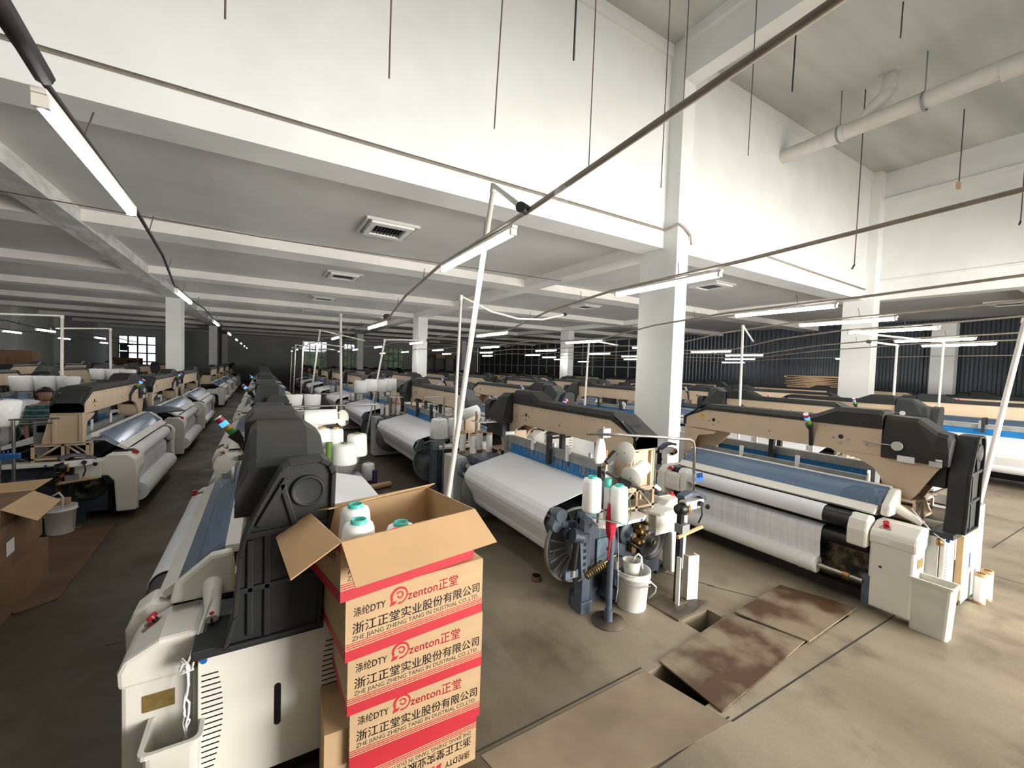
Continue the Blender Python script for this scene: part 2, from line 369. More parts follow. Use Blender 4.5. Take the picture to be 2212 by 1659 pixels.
# corrugated metal wall and the glazed partition on the right
b = MB(); b.box(XR, XR+0.15, YN, 21.5, 0, ZS, CORR)
y = YN+0.1
while y < 21.3:
    b.prism([(XR, y), (XR, y+0.17), (XR-0.045, y+0.13), (XR-0.045, y+0.04)], 'z', 0, ZS, CORR); y += 0.26
b.box(XR, XR+0.15, 21.5, YB, 0, 0.9, FARW)
struct(b, 'wall_right')
b = MB(); b.box(XR+0.02, XR+0.05, 21.5, YB, 0.9, ZS, GLASS); w = struct(b, 'window_1')
b = MB(); y = 21.5
while y < YB: b.box(XR-0.03, XR+0.06, y-0.04, y+0.04, 0.9, ZS, PVC); y += 1.42
for z in (0.95, 2.55, ZS-0.06): b.box(XR-0.03, XR+0.06, 21.5, YB, z-0.04, z+0.04, PVC)
b.build('window_frame', w)
for i, (x0, x1, z0, z1) in enumerate(BW):
    b = MB(); b.box(x0, x1, YB+0.14, YB+0.15, z0, z1, FILM if i == 0 else GLASS)
    if i: b = MB(); b.box(x0, x1, YB+0.02, YB+0.03, z0, z1, FILM)
    w = struct(b, 'window_%d' % (i+2))
    b = MB()
    for k in range(5): x = x0+(x1-x0)*k/4; b.box(x-0.05, x+0.05, YB+0.04, YB+0.13, z0, z1, CORR)
    for k in range(5): z = z0+(z1-z0)*k/4; b.box(x0, x1, YB+0.04, YB+0.13, z-0.05, z+0.05, CORR)
    if i == 0:
        for zz in (1.9, 2.7): b.box(x0+0.1, x0+0.7, YB+0.05, YB+0.12, zz, zz+0.7, CORR)
    b.build('window_frame', w)
b = MB()
for i in range(3): b.box((3.0, 7.4, 11.9)[i], (7.2, 11.0, 17.0)[i], YB+3.0, YB+4.0, 0, 3.4+0.5*i, GREENOUT)
tag(b.build('garden_hedge'), 'green garden hedge outside the far windows', 'hedge', kind='stuff')

# tall bay: white walls, upper slab, beams, mouldings
b = MB(); b.box(XL, XW, YW, YW+0.25, ZS+0.05, ZU, WALL); b.box(XL, XW, YW, 6.30, ZB, ZS+0.05, WALL)
b.box(XL, XW, YW-0.05, YW, 8.36, ZU, WALL)
struct(b, 'wall_front', 'tall white wall above the soffit')
b = MB(); b.box(XW, XW+0.25, YN, YW+0.25, ZS+0.05, ZU, WALL); b.box(XW, XW+0.5, YN, YW, ZB, ZS+0.05, WALL); b.box(XW-0.08, XW, YN, YW, 7.66, 7.8, WALL)
b.box(XW-0.05, XW, YN, YW, 5.25, 5.29, WALL)
struct(b, 'wall_bay_right')
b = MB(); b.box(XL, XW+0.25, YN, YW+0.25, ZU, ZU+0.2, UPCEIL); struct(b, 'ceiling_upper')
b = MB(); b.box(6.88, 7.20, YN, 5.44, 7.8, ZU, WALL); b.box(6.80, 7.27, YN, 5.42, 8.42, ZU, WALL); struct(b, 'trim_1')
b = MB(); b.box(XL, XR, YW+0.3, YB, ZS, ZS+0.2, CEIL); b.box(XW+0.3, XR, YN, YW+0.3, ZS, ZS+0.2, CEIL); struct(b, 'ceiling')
k = 2
for y in (10.9, 16.3, 21.7, 27.1, 32.5, 37.9, 43.3, 48.7):
    b = MB(); b.box(XL, XR, y, y+0.82, ZB, ZS, BEAMW); struct(b, 'trim_%d' % k); k += 1
for x0, x1, m, zb in ((-3.38, -2.9, BEAMR, 4.64), (6.87, 7.35, BEAMW, 4.66), (16.55, 17.05, BEAMW, 4.66)):
    b = MB(); b.box(x0, x1, 6.30, YB, zb, ZS, m); struct(b, 'trim_%d' % k); k += 1
b = MB()
for z in (0.35, 1.25, 2.5): b.box(XW+0.5, XR, z-0.2, z+0.25, ZB, ZS, BEAMW)
struct(b, 'trim_%d' % k)
for x0, x1, y0, y1, z1 in ((6.87, 7.21, 5.43, 6.33, ZU), (16.25, 16.72, 5.5, 6.3, ZU), (-3.38, -2.88, 22.0, 22.9, ZB), (6.87, 7.37, 21.0, 21.9, ZB), (16.55, 17.0, 20.9, 21.7, ZB), (6.87, 7.37, 37.0, 37.9, ZB), (-3.38, -2.88, 38.3, 39.2, ZB), (-3.38, -2.88, 50.0, 51, ZB), (16.55, 17.0, 37.2, 38, ZB), (24.95, 25.4, 5.6, 6.35, ZB)):
    b = MB(); b.box(x0, x1, y0, y1, 0, z1, WALL); struct(b, 'pillar')

# ceiling vents
def vent():
    t = thing('ceiling_vent', 'square ceiling vent nearest the camera, black slats in a white tray', 'vent', (2.13, 8.55, ZS), 0, 'ceiling vents')
    b = MB()
    for x0, x1, y0, y1 in ((-0.5, 0.5, -0.5, -0.46), (-0.5, 0.5, 0.46, 0.5), (-0.5, -0.46, -0.46, 0.46), (0.46, 0.5, -0.46, 0.46)): b.box(x0, x1, y0, y1, -0.05, 0, CEIL)
    for x0, x1, y0, y1 in ((-0.32, 0.32, -0.46, -0.30), (-0.32, 0.32, 0.30, 0.46), (-0.40, -0.30, -0.46, 0.46), (0.30, 0.40, -0.46, 0.46)): b.box(x0, x1, y0, y1, -0.09, 0, WALL)
    b.build('frame', t)
    b = MB()
    b.box(-0.30, 0.30, -0.30, 0.30, -0.012, -0.004, BLACK)
    for i in range(9): b.obox((-0.26+0.065*i, 0, -0.045), (0.6, 0, 0.8), (0, 1, 0), (-0.8, 0, 0.6), 0.03, 0.29, 0.003, GALV)
    b.build('slats', t); return t
v0 = vent()
for x, y, l in ((2.13, 13.9, 'ceiling vent one bay behind the nearest vent'), (2.2, 19.3, 'ceiling vent two bays behind the nearest vent'), (2.2, 24.7, 'ceiling vent three bays behind the nearest vent'), (11.6, 7.9, 'ceiling vent just right of the big white pillar'), (11.6, 13.6, 'ceiling vent above the sagging white pipe arm, right of centre'), (21.3, 3.6, 'ceiling vent at the far right near the metal wall'), (-7.6, 19.2, 'thin dark ceiling vent at the far left')):
    dup(v0, (x, y, ZS), 0, l)

# drain pipe across the tall bay
t = thing('drain_pipe', 'thick white drain pipe with a branch up into the upper ceiling', 'pipe', (11.06, 5.75, 7.64))
b = MB(); b.cyl((0, 0, 0), (0, -9, 0.1), 0.16, PVC, n=20)
for y in (-0.95, -3.6, -6.2): b.cyl((0, y, 0.01), (0, y-0.35, 0.012), 0.18, PVC, n=20)
b.build('main_pipe', t)
b = MB(); b.tube([(0, -1.55, 0.05), (0.05, -1.8, 0.35), (0.08, -1.95, 0.5), (0.1, -2.0, 0.66), (0.1, -2.0, 0.98)], 0.125, PVC, 16); b.cyl((0.1, -2, 0.55), (0.1, -2, 0.66), 0.145, PVC, n=18); b.cyl((0.1, -2, 0.90), (0.1, -2, 0.96), 0.17, BEAMR, n=18); b.build('branch_pipe', t)
for y in (-1.2, -2.6, -4.1):
    b = MB(); b.lathe((0, y, 0.01), [(0.165, -0.02), (0.185, -0.02), (0.185, 0.02), (0.165, 0.02)], GALV, (0, 1, 0), 20, False); b.tube([(0, y, 0.17), (0.01, y, 0.6), (0, y, 0.96)], 0.012, GALV, 6); b.build('pipe_hanger', t)

# conduit along the white wall
b = MB(); zz = 5.03; b.tube([(XL, 5.72, zz), (6.84, 5.72, zz), (6.84, 5.40, zz+0.04), (7.0, 5.39, zz+0.0), (7.2, 5.39, zz-0.12), (7.24, 5.39, zz-0.3)], 0.022, PVCG, 6)
tag(b.build('wall_conduit'), 'thin brown conduit running along the white wall above the soffit', 'conduit')
b = MB(); b.tube([(10.6, 5.72, 5.12), (13, 5.72, 5.06), (16.2, 5.72, 5.0)], 0.022, PVCG, 6)
tag(b.build('wall_conduit'), 'brown conduit on the white wall right of the big pillar', 'conduit')

# loose wires hanging from the upper ceiling
for i, (x, y, z, l) in enumerate(((-0.24, 3.7, 4.6, 'short wire hanging at the top left of the white wall'), (0.92, 3.75, 4.65, 'second wire from the left before the white wall'), (1.95, 3.75, 4.55, 'curved third wire from the left before the white wall'), (2.9, 3.75, 5.58, 'thick short black wire left of the long wire at the pillar'), (3.17, 3.75, 4.51, 'long wire ending just over the bulb holder on the near conduit'), (4.38, 3.75, 4.57, 'long thin wire just left of the big pillar'), (4.74, 3.75, 5.67, 'dark wire crossing the conduit in front of the big pillar top'), (6.26, 3.75, 5.5, 'long wire right of the big pillar'), (7.4, 3.75, 6.85, 'thick black wire right of the big pillar'), (9.26, 3.0, 8.0, 'short bent cable under the upper ceiling'), (11.4, 4.25, 4.75, 'long cable ending in a small plug before the far corner'), (14.1, 3.3, 6.9, 'knotted cable with a brown connector at the right'), (15.6, 2.55, 6.1, 'cable with a dangling end at the right edge'))):
    b = MB(); r = 0.012 if i in (3, 8) else 0.007 if i < 9 else 0.011
    sw = 0.14 if i == 2 else 0.03
    b.tube([(x+0.02, y, ZU), (x+sw*0.5, y, z+(ZU-z)*0.6), (x+sw*0.4, y, z+(ZU-z)*0.35), (x, y, z)], r, WIRE if i not in (3, 8) else CABLE, 6)
    if i in (10, 12): b.tube([(x, y, z), (x-0.05, y, z-0.05), (x-0.1, y, z-0.10)], 0.02, CABLE, 6)
    if i == 11: b.box(x-0.09, x+0.05, y-0.03, y+0.03, z-0.14, z, KRAFT)
    tag(b.build('hanging_wire'), l, 'wire', 'wires hanging in the tall bay')
# ------------------------------------------------------------------ weaving looms
# local frame: x = depth from the cloth side, y = along the beam from the drive end, z = up
def make_loom(T, lod, roll=0.085, cover=1.0):
    """T: length along the beam; lod 0 near, 1 middle, 2 far"""
    t = thing('weaving_loom', 'weaving loom', 'loom')
    e = T-2.9                                   # extra width against the narrow loom
    bv = 0.012 if lod == 0 else 0.0
    ya, yb = 0.85, 2.62+e                       # cloth / warp span
    # overhead beam
    b = MB(); b.prism([(0.60, 1.42), (T-0.01, 1.42), (T-0.01, 1.55), (T-0.19, 1.70), (0.60, 1.70)], 'x', 0.50, 0.78, BEIGE)
    if lod < 2:
        for y in (0.95, T-0.45):
            for x, s in ((0.50, -1), (0.78, 1)):
                b.cyl((x-0.002*s, y, 1.565), (x+0.003*s, y, 1.565), 0.024, GREASE, n=12)
                for dy, dz in ((-0.07, -0.02), (0.07, -0.02), (0, -0.07)): b.cyl((x, y+dy, 1.565+dz), (x+0.008*s, y+dy, 1.565+dz), 0.013, DULL, n=8)
        if lod == 0:
            for i in range(8):
                y = 1.1+i*(T-1.5)/7
                for x, s in ((0.50, -1), (0.78, 1)): b.cyl((x, y, 1.66-0.0*i), (x+0.005*s, y, 1.66), 0.008, DULL, n=6)
            for y in (1.7, 0.72):
                for x, s in ((0.50, -1), (0.78, 1)): b.cyl((x, y, 1.52), (x+0.008*s, y, 1.52), 0.014, DULL, n=8)
    b.build('overhead_beam', t, bv*0.4)
    # black top cover: hump, ribbed ridge, sloping end cap
    b = MB()
    def ring(y, zt, zb=1.695, x0=0.485, x1=0.795): return [(x0, y, zb), (x0, y, zt-0.045), (x0+0.045, y, zt), (x1-0.045, y, zt), (x1, y, zt-0.045), (x1, y, zb)]
    b.loft([ring(0.60, 1.87), ring(0.63, 1.885), ring(1.00, 1.885), ring(1.24, 1.775), ring(T-0.33, 1.775), ring(T+0.0, 1.60, 1.56), ring(T+0.025, 1.575, 1.45)], BLACK if lod else BLACKD)
    b.prism([(T-0.19, 1.70), (T-0.01, 1.55), (T-0.01, 1.45), (T+0.025, 1.45), (T+0.025, 1.57), (T-0.3, 1.76)], 'x', 0.485, 0.795, BLACK)
    if lod == 0:
        for i in range(8):
            y = 1.35+i*0.115
            for x in (0.482, 0.798): b.box(x-0.004, x+0.004, y-0.006, y+0.006, 1.70, 1.735, BLACKD)
            b.box(0.53, 0.75, y-0.006, y+0.006, 1.773, 1.779, BLACKD)
    o = b.build('top_cover', t, bv)
    if lod == 0:
        m = MB(); sl = Vector((0, -0.33, 0.175)).normalized()
        text('MP', 0.12, BLACKD, m, (0.74, T-0.06, 1.634), (-1, 0, 0), sl, 0.16, 0.004)
        m.build('raised_letters', o); m = MB(); m.obox((0.64, T-0.25, 1.734), (1, 0, 0), sl, Vector((1, 0, 0)).cross(sl), 0.11, 0.006, 0.003, BLACKD); m.build('raised_bar', o)
    # drive box and outer end cover
    b = MB()
    def dr(y, zt): return [(0.46, y, 1.415), (0.46, y, min(1.54, zt-0.1)), (0.515, y, zt-0.035), (0.55, y, zt), (0.79, y, zt), (0.87, y, zt-0.06), (0.92, y, 1.54), (0.92, y, 1.40)]
    b.loft([dr(0.10, 1.66), dr(0.13, 1.70), dr(0.20, 1.72), dr(0.34, 1.83), dr(0.585, 1.84)], BLACKD if lod == 0 else BLACK)
    b.box(0.555, 0.90, 0.13, 0.52, 1.20, 1.44, BLACK)
    if lod < 2:
        b.box(0.455, 0.462, 0.33, 0.46, 1.40, 1.46, PAPER); b.box(0.455, 0.462, 0.14, 0.23, 1.40, 1.45, GREYP); b.box(0.453, 0.460, 0.14, 0.185, 1.455, 1.475, PAPER)
    b.build('drive_cover', t, bv)
    b = MB()
    P = [(0.42, 0.84), (0.46, 0.98), (0.48, 1.27), (0.50, 1.36), (0.545, 1.46), (0.655, 1.67), (0.69, 1.70), (0.84, 1.71), (0.885, 1.685), (0.905, 1.64), (0.90, 1.44), (0.86, 1.25), (0.84, 0.84)]
    b.prism(P, 'y', -0.02, 0.10, BLACK)
    if lod == 0:
        cx, cz = 0.68, 1.25
        Q = [(x+(cx-x)*0.10, z+(cz-z)*0.04) for x, z in P]
        for i in range(len(P)):                                         # raised rim
            a, c = P[i], P[(i+1) % len(P)]; q0, q1 = Q[i], Q[(i+1) % len(P)]
            b.prism([a, c, q1, q0], 'y', -0.045, -0.02, BLACKD)
        for (x0, z0, x1, z1) in ((0.50, 1.36, 0.88, 1.38), (0.48, 1.10, 0.85, 1.12), (0.60, 0.86, 0.60, 1.36), (0.72, 1.38, 0.66, 1.60), (0.56, 1.40, 0.68, 1.62), (0.53, 0.88, 0.53, 1.34)):
            d = Vector((x1-x0, 0, z1-z0)); L = d.length/2; d.normalize(); b.obox(((x0+x1)/2, -0.028, (z0+z1)/2), d, (0, 1, 0), d.cross(Vector((0, 1, 0))), L, 0.010, 0.014, BLACK)
        b.lathe((0.775, -0.02, 1.55), [(0.080, 0), (0.080, 0.016), (0.070, 0.022), (0.062, 0.014), (0.0, 0.014)], BLACK, (0, -1, 0), 28)
    b.box(0.30, 0.86, 0.0, 0.16, 0.80, 0.845, BLACK)
    b.build('end_cover', t, bv*0.7)
    if lod < 2:
        # lit tower lamp on a bent bracket
        b = MB(); y = 1.22
        b.tube([(0.495, y+0.01, 1.42), (0.485, y+0.01, 1.52), (0.45, y, 1.60), (0.43, y, 1.63)], 0.022, BLACK, 8)
        d = Vector((-0.62, 0.0, 0.78)).normalized(); p = Vector((0.445, y, 1.615))
        b.cyl(p, p+d*0.075, 0.026, BLACK, 0.042)
        o = b.build('tower_lamp', t); p = p+d*0.075
        for m, nm in ((LGREEN, 'green_lens'), (LAMBER, 'amber_lens'), (LBLUE, 'blue_lens'), (LRED, 'red_lens'), (PAPER, 'lamp_cap')):
            L = 0.035 if nm != 'lamp_cap' else 0.008
            c = MB(); c.cyl(p, p+d*L, 0.026, m, n=14); c.build(nm, o); p = p+d*L
        b = MB(); b.cyl((0.44, 0.74, 1.555), (0.44, 0.50, 1.55), 0.007, METAL, n=6); b.cyl((0.445, 0.46, 1.55), (0.43, 0.46, 1.55), 0.045, GREYP, n=18); b.build('sensor_paddle', t)
    # beige gusset legs and end plate
    b = MB(); b.prism([(0.14, 1.44), (1.05, 1.425), (1.00, 1.395), (0.78, 1.355), (0.66, 1.29), (0.57, 1.18), (0.53, 1.05), (0.36, 1.03), (0.32, 1.08)], 'x', 0.505, 0.54, BEIGE)
    b.prism([(0.14, 1.44), (0.90, 1.425), (0.70, 1.34), (0.62, 1.22), (0.60, 1.06), (0.32, 1.04)], 'x', 0.75, 0.785, BEIGE)
    b.prism([(0.34, 1.08), (0.58, 1.08), (0.62, 1.30), (0.42, 1.30)], 'x', 0.54, 0.75, BEIGE)
    b.build('side_plate', t, bv*0.3)
    b = MB(); b.prism([(T-0.0, 1.42), (T-0.48, 1.40), (T-0.45, 1.365), (T-0.20, 1.31), (T-0.15, 1.22), (T-0.15, 1.06), (T, 1.05)], 'x', 0.505, 0.54, BEIGE)
    b.prism([(T-0.0, 1.42), (T-0.54, 1.42), (T-0.55, 1.37), (T-0.24, 1.06), (T, 1.04)], 'x', 0.75, 0.785, BEIGE)
    b.prism([(0.50, 1.44), (0.79, 1.44), (0.88, 1.10), (0.88, 1.05), (0.50, 1.05)], 'y', T-0.05, T-0.03, BEIGE)
    for (x0, z0, x1, z1) in ((0.50, 1.435, 0.80, 1.435), (0.50, 1.06, 0.88, 1.06), (0.505, 1.06, 0.505, 1.435), (0.87, 1.08, 0.79, 1.43)):
        d = Vector((x1-x0, 0, z1-z0)); L = d.length/2; d.normalize(); b.obox(((x0+x1)/2, T-0.015, (z0+z1)/2), d, (0, 1, 0), d.cross(Vector((0, 1, 0))), L, 0.02, 0.008, BEIGE)
    b.build('side_plate', t, bv*0.3)
    if lod < 2:
        for y0, y1 in ((0.30, 0.58), (T-0.20, T-0.02)):
            b = MB()
            for z in (0.86, 1.03): b.box(0.45, 0.98, y0, y1, z-0.012, z+0.012, BEIGE)
            for x in (0.45, 0.68, 0.95):
                for y in (y0, y1-0.02): b.box(x, x+0.03, y, y+0.02, 0.80, 1.05, BEIGE)
            for y in (y0+0.01, y1-0.01): b.tube([(0.50, y, 0.87), (0.66, y, 1.02)], 0.012, BEIGE, 6); b.tube([(0.93, y, 0.87), (0.74, y, 1.02)], 0.012, BEIGE, 6)
            b.build('lattice_stand', t)
    # lower machine body
    b = MB()
    b.box(0.30, 0.92, 0.09, 0.55, 0.14, 0.80, CREAM if lod else GREYP); b.box(0.34, 0.9, 0.10, 0.5, 0.0, 0.14, GREASE)
    b.box(0.28, 1.28, T-0.11, T-0.06, 0.12, 0.80, DARKB); b.box(0.24, 0.32, 0.5, T-0.1, 0.10, 0.78, GREASE)
    b.box(0.10, 0.26, 0.48, T-0.1, 0.05, 0.14, GREASE); b.box(0.95, 1.15, 0.5, T-0.1, 0.60, 0.78, DARKB); b.box(0.40, 0.9, 0.55, T-0.1, 0.55, 0.83, GREASE)
    for y in (0.35, T-0.12): b.box(0.5, 1.40, y-0.04, y+0.04, 0.0, 0.14, DARKB)
    b.build('machine_body', t)
    # warp beam with flanges, warp sheet over the whip rollers
    b = MB(); b.cyl((1.29, ya-0.04, 0.53), (1.29, yb+0.04, 0.53), 0.20, WARP, n=32)
    wb = b.build('warp_beam', t)
    for y, s in ((ya-0.06, -1), (yb+0.06, 1)):
        b = MB(); b.lathe((1.29, y-0.018*s, 0.53), [(0.10, 0), (0.36, 0), (0.365, 0.012), (0.365, 0.036), (0.35, 0.042), (0.335, 0.026), (0.12, 0.020), (0.10, 0.05), (0, 0.05)], FLANGE, (0, s, 0), 36)
        if lod == 0:
            for k in range(20):
                a = 2*PI*k/20; d = Vector((math.cos(a), 0, math.sin(a)))
                b.obox(Vector((1.29, y+0.018*s, 0.53))+d*0.23, d, (0, 1, 0), d.cross(Vector((0, 1, 0))), 0.10, 0.012, 0.006, DULL)
        b.build('beam_flange', wb)
    b = MB(); b.strip([(0.62, 1.045), (0.95, 1.055), (1.52, 0.915), (1.565, 0.90), (1.60, 0.865), (1.635, 0.80), (1.635, 0.765), (1.60, 0.68), (1.485, 0.50)], ya, yb, WARP, 0.006)
    b.build('warp_sheet', t)
    if lod < 2:
        b = MB(); b.cyl((1.53, 0.62, 0.865), (1.53, yb+0.03, 0.865), 0.042, METAL); b.cyl((1.57, 0.60, 0.77), (1.57, yb+0.06, 0.77), 0.036, METAL)
        b.build('whip_roller', t)
        for y in (yb+0.05, 0.60):
            b = MB(); b.cyl((1.53, y, 0.865), (1.53, y+0.09, 0.865), 0.062, STEELB); b.cyl((1.57, y, 0.77), (1.57, y+0.08, 0.77), 0.055, STEELB); b.obox((1.55, y+0.04, 0.82), (0.4, 0, -0.9), (0, 1, 0), (0.9, 0, 0.4), 0.07, 0.035, 0.05, STEELB)
            b.cyl((1.47, y+0.05, 0.70), (1.47, y+0.14, 0.70), 0.045, DARKB); b.obox((1.40, y+0.06, 0.76), (0.95, 0, 0.2), (0, 1, 0), (-0.2, 0, 0.95), 0.12, 0.025, 0.03, STEELB)
            b.build('roller_bracket', t)
        b = MB(); b.box(0.98, 1.40, 0.45, 0.80, 0.88, 0.97, STEELB); b.box(1.02, 1.36, 0.50, 0.78, 0.72, 0.88, DARKB)
        for i in range(3): b.cyl((1.05+0.13*i, 0.72, 0.97), (1.05+0.13*i, 0.72, 0.99), 0.012, METAL, n=6)
        b.build('let_off_box', t)
        # control cabinet at the drive end
        b = MB(); b.box(0.95, 1.60, 0.06, 0.44, 0.03, 0.93, GREYP); b.box(0.97, 1.58, 0.08, 0.42, 0.0, 0.03, GREASE)
        if lod == 0:
            b.box(0.948, 0.952, 0.1, 0.40, 0.06, 0.9, CREAM); b.box(1.15, 1.17, 0.055, 0.062, 0.35, 0.5, BLUEB); b.prism([(1.3, 0.66), (1.36, 0.66), (1.33, 0.73)], 'y', 0.056, 0.062, YELLOW)
        b.build('control_cabinet', t, bv*0.5)
    # healds, frames, guides
    b = MB(); b.box(0.90, 0.96, ya, yb, 1.055, 1.18, HEALD)
    if lod == 0:
        rnd = random.Random(3)
        for i in range(70):
            y = ya+(yb-ya)*rnd.random(); b.box(0.958, 0.964, y-0.004, y+0.004, 1.13-rnd.random()*0.05, 1.195, GALV)
    b.build('heald_wires', t)
    b = MB(); b.box(0.89, 0.97, ya-0.08, yb+0.12, 1.185, 1.275, GALV); b.box(0.66, 0.72, ya-0.08, yb+0.1, 1.06, 1.155, GALV)
    for y in (ya-0.08, yb+0.1): b.box(0.86, 1.0, y-0.02, y+0.02, 0.9, 1.32, DULL)
    if lod < 2:
        for f in (0.33, 0.72):
            y = ya+(yb-ya)*f
            for x in (0.64, 0.975): b.box(x, x+0.02, y-0.022, y+0.022, 1.09 if x < 0.8 else 1.19, 1.25 if x < 0.8 else 1.365, PAPER)
            b.box(0.975, 1.0, y+0.03, y+0.055, 1.28, 1.345, PAPER)
    b.build('heald_frame', t)
    if lod < 2:
        for f in ((0.55,) if e < 0.3 else (0.35, 0.68)):
            y = ya+(yb-ya)*f; b = MB(); b.box(0.80, 0.85, y-0.03, y+0.03, 1.07, 1.43, BLACK); b.box(0.99, 1.04, y-0.025, y+0.025, 1.10, 1.43, BLACK); b.box(0.70, 1.03, y-0.012, y+0.012, 1.39, 1.41, BLACK); b.build('heald_post', t)
    # cloth side: guard, breast rail, rollers, cloth, cloth roll
    b = MB(); b.strip([(0.40, 1.135), (0.36, 1.12), (0.19, 0.985)], 0.48, yb+0.06, GUARD, 0.006)
    if lod == 0:
        for f in (0.04, 0.35, 0.66, 0.95): y = 0.5+(yb-0.45)*f; b.cyl((0.20, y, 0.998), (0.192, y, 1.004), 0.008, DULL, n=6)
    b.build('clear_guard', t)
    b = MB(); b.box(0.40, 0.47, 0.48, yb+0.1, 1.10, 1.145, BEAMW); b.prism([(0.19, 0.985), (0.23, 0.96), (0.13, 0.90), (0.10, 0.925)], 'y', 0.50, yb+0.07, CREAM); b.build('breast_rail', t)
    b = MB(); b.strip([(0.60, 1.045), (0.36, 1.03), (0.25, 0.95)], ya, yb, CLOTH, 0.005); b.build('woven_cloth', t)
    if lod == 0: b = MB(); b.box(0.21, 0.225, 0.50, ya+0.2, 0.12, 0.52, DRIP); b.build('drip_plate', t)
    b = MB(); b.cyl((0.085, 0.52, 0.80), (0.085, yb+0.1, 0.80), 0.088, GREASE, n=24); b.cyl((0.13, 0.52, 0.59), (0.13, yb+0.1, 0.59), 0.075, GREASE, n=22); b.build('take_up_roller', t)
    b = MB(); b.strip(arc(0.085, 0.80, 0.094, 75, 215, 12), ya+0.03, yb-0.02, CLOTH, 0.004); b.build('cloth_on_roller', t)
    b = MB(); b.strip(arc(0.13, 0.59, 0.081, 70, 165, 9)+[(0.045, 0.50), (0.06, 0.38), (0.05, 0.30)], ya+0.05, yb-0.03, CLOTHF, 0.004)
    b.build('hanging_cloth', t)
    b = MB(); b.cyl((0.02, ya+0.05, 0.27), (0.02, yb-0.02, 0.27), roll, ROLLW, n=28)
    if lod == 0:
        for y in (ya+0.07, ya+0.13, ya+0.2): b.lathe((0.02, y, 0.27), [(roll-0.01, -0.02), (roll+0.004, -0.01), (roll+0.004, 0.01), (roll-0.01, 0.02)], ROLLW, (0, 1, 0), 28, False)
    o = b.build('cloth_roll', t)
    if lod < 2:
        c = MB(); c.cyl((0.02, 0.52, 0.27), (0.02, T-0.12, 0.27), 0.030, METAL, n=14); c.cyl((0.02, 0.62, 0.27), (0.02, 0.68, 0.27), 0.042, BRASS, n=14); c.build('roll_shaft', o)
        b = MB(); b.box(0.02, 0.07, 0.47, 0.53, 0.05, 0.34, STEELB); b.box(-0.02, 0.05, T-0.16, T-0.11, 0.08, 0.36, CREAM); b.build('roll_support', t)
    # white covers at both ends of the cloth side
    b = MB(); b.prism([(0.02, 0.06), (0.02, 0.68), (0.30, 0.68), (0.30, 0.06)], 'y', 0.17, 0.49, CREAM)
    b.prism([(0.012, 0.66), (0.008, 0.74), (0.03, 0.79), (0.16, 0.86), (0.29, 0.865), (0.33, 0.83), (0.33, 0.74), (0.24, 0.66)], 'y', 0.155, 0.495, CREAM)
    o = b.build('front_cover', t, 0.02 if lod == 0 else 0)
    if lod < 2:
        d = Vector((0.12, 0, 0.08)).normalized(); nn = Vector((-d.z, 0, d.x)); c0 = Vector((0.095, 0.40, 0.825))
        c = MB(); c.add([c0+nn*0.003-d*0.045+Vector((0, -0.055, 0)), c0+nn*0.003-d*0.045+Vector((0, 0.055, 0)), c0+nn*0.003+d*0.055], [(0, 1, 2)], REDB)
        c.cyl(c0+d*0.02, c0+d*0.02+nn*0.03, 0.014, GREASE); c.cyl(c0+d*0.02+nn*0.025, c0+d*0.02+nn*0.04, 0.024, REDB)
        for s in (-1, 1): c.cyl(c0-d*0.025+Vector((0, 0.026*s, 0)), c0-d*0.025+Vector((0, 0.026*s, 0))+nn*0.01, 0.014, DULL)
        c.build('stop_button', o)
        c = MB(); c.box(0.10, 0.22, 0.164, 0.169, 0.52, 0.60, GOLD); c.build('name_plate', o)
        c = MB(); c.box(0.002, 0.009, 0.33, 0.43, 0.69, 0.725, PAPER); c.build('paper_label', o)
        c = MB(); c.cyl((0.017, 0.40, 0.46), (0.022, 0.40, 0.46), 0.012, DARKB, n=10); c.build('lock', o)
    b = MB(); b.prism([(-0.03, 0.60), (-0.035, 0.76), (0.0, 0.85), (0.07, 0.90), (0.16, 0.88), (0.18, 0.60)], 'y', 0.50, 0.66, CREAM)
    b.prism([(0.16, 0.90), (0.18, 1.0), (0.34, 1.13), (0.44, 1.14), (0.46, 0.90)], 'y', 0.40, 0.475, CREAM); b.cyl((0.36, 0.22, 0.87), (0.35, 0.42, 0.97), 0.03, CREAM, 0.05)
    b.build('roller_cover', t, 0.02 if lod == 0 else 0)
    b = MB()
    b.prism([(-0.03, 0.10), (-0.05, 0.68), (-0.03, 0.80), (0.06, 0.88), (0.26, 0.885), (0.32, 0.83), (0.60, 0.82), (0.60, 0.62), (0.26, 0.60), (0.20, 0.52), (0.18, 0.10)], 'y', T-0.10, T+0.03, CREAM)
    b.prism([(-0.03, 0.58), (-0.05, 0.68), (-0.03, 0.80), (0.06, 0.88), (0.26, 0.885), (0.30, 0.80), (0.25, 0.58)], 'y', T-0.34, T-0.10, CREAM)
    o = b.build('front_cover', t, 0.02 if lod == 0 else 0)
    if lod < 2:
        c = MB(); c.obox((0.16, T-0.20, 0.887), (1, 0, 0.02), (0, 1, 0), (-0.02, 0, 1), 0.075, 0.07, 0.003, GREASE); c.build('screen', o)
        c = MB(); c.box(-0.01, 0.045, T-0.20, T-0.12, 0.855, 0.872, REDB); c.cyl((0.015, T-0.15, 0.87), (0.012, T-0.15, 0.895), 0.02, REDB); c.build('stop_button', o)
        b = MB(); b.prism([(-0.03, 0.60), (-0.035, 0.76), (0.0, 0.86), (0.07, 0.91), (0.16, 0.89), (0.18, 0.60)], 'y', T-0.44, T-0.35, CREAM); b.build('roller_cover', t, 0.015 if lod == 0 else 0)
        # drive-end panel, louvred, with a slot handle
        b = MB(); b.box(0.32, 0.96, 0.055, 0.085, 0.10, 0.825, CREAM)
        o = b.build('end_panel', t, bv*0.3)
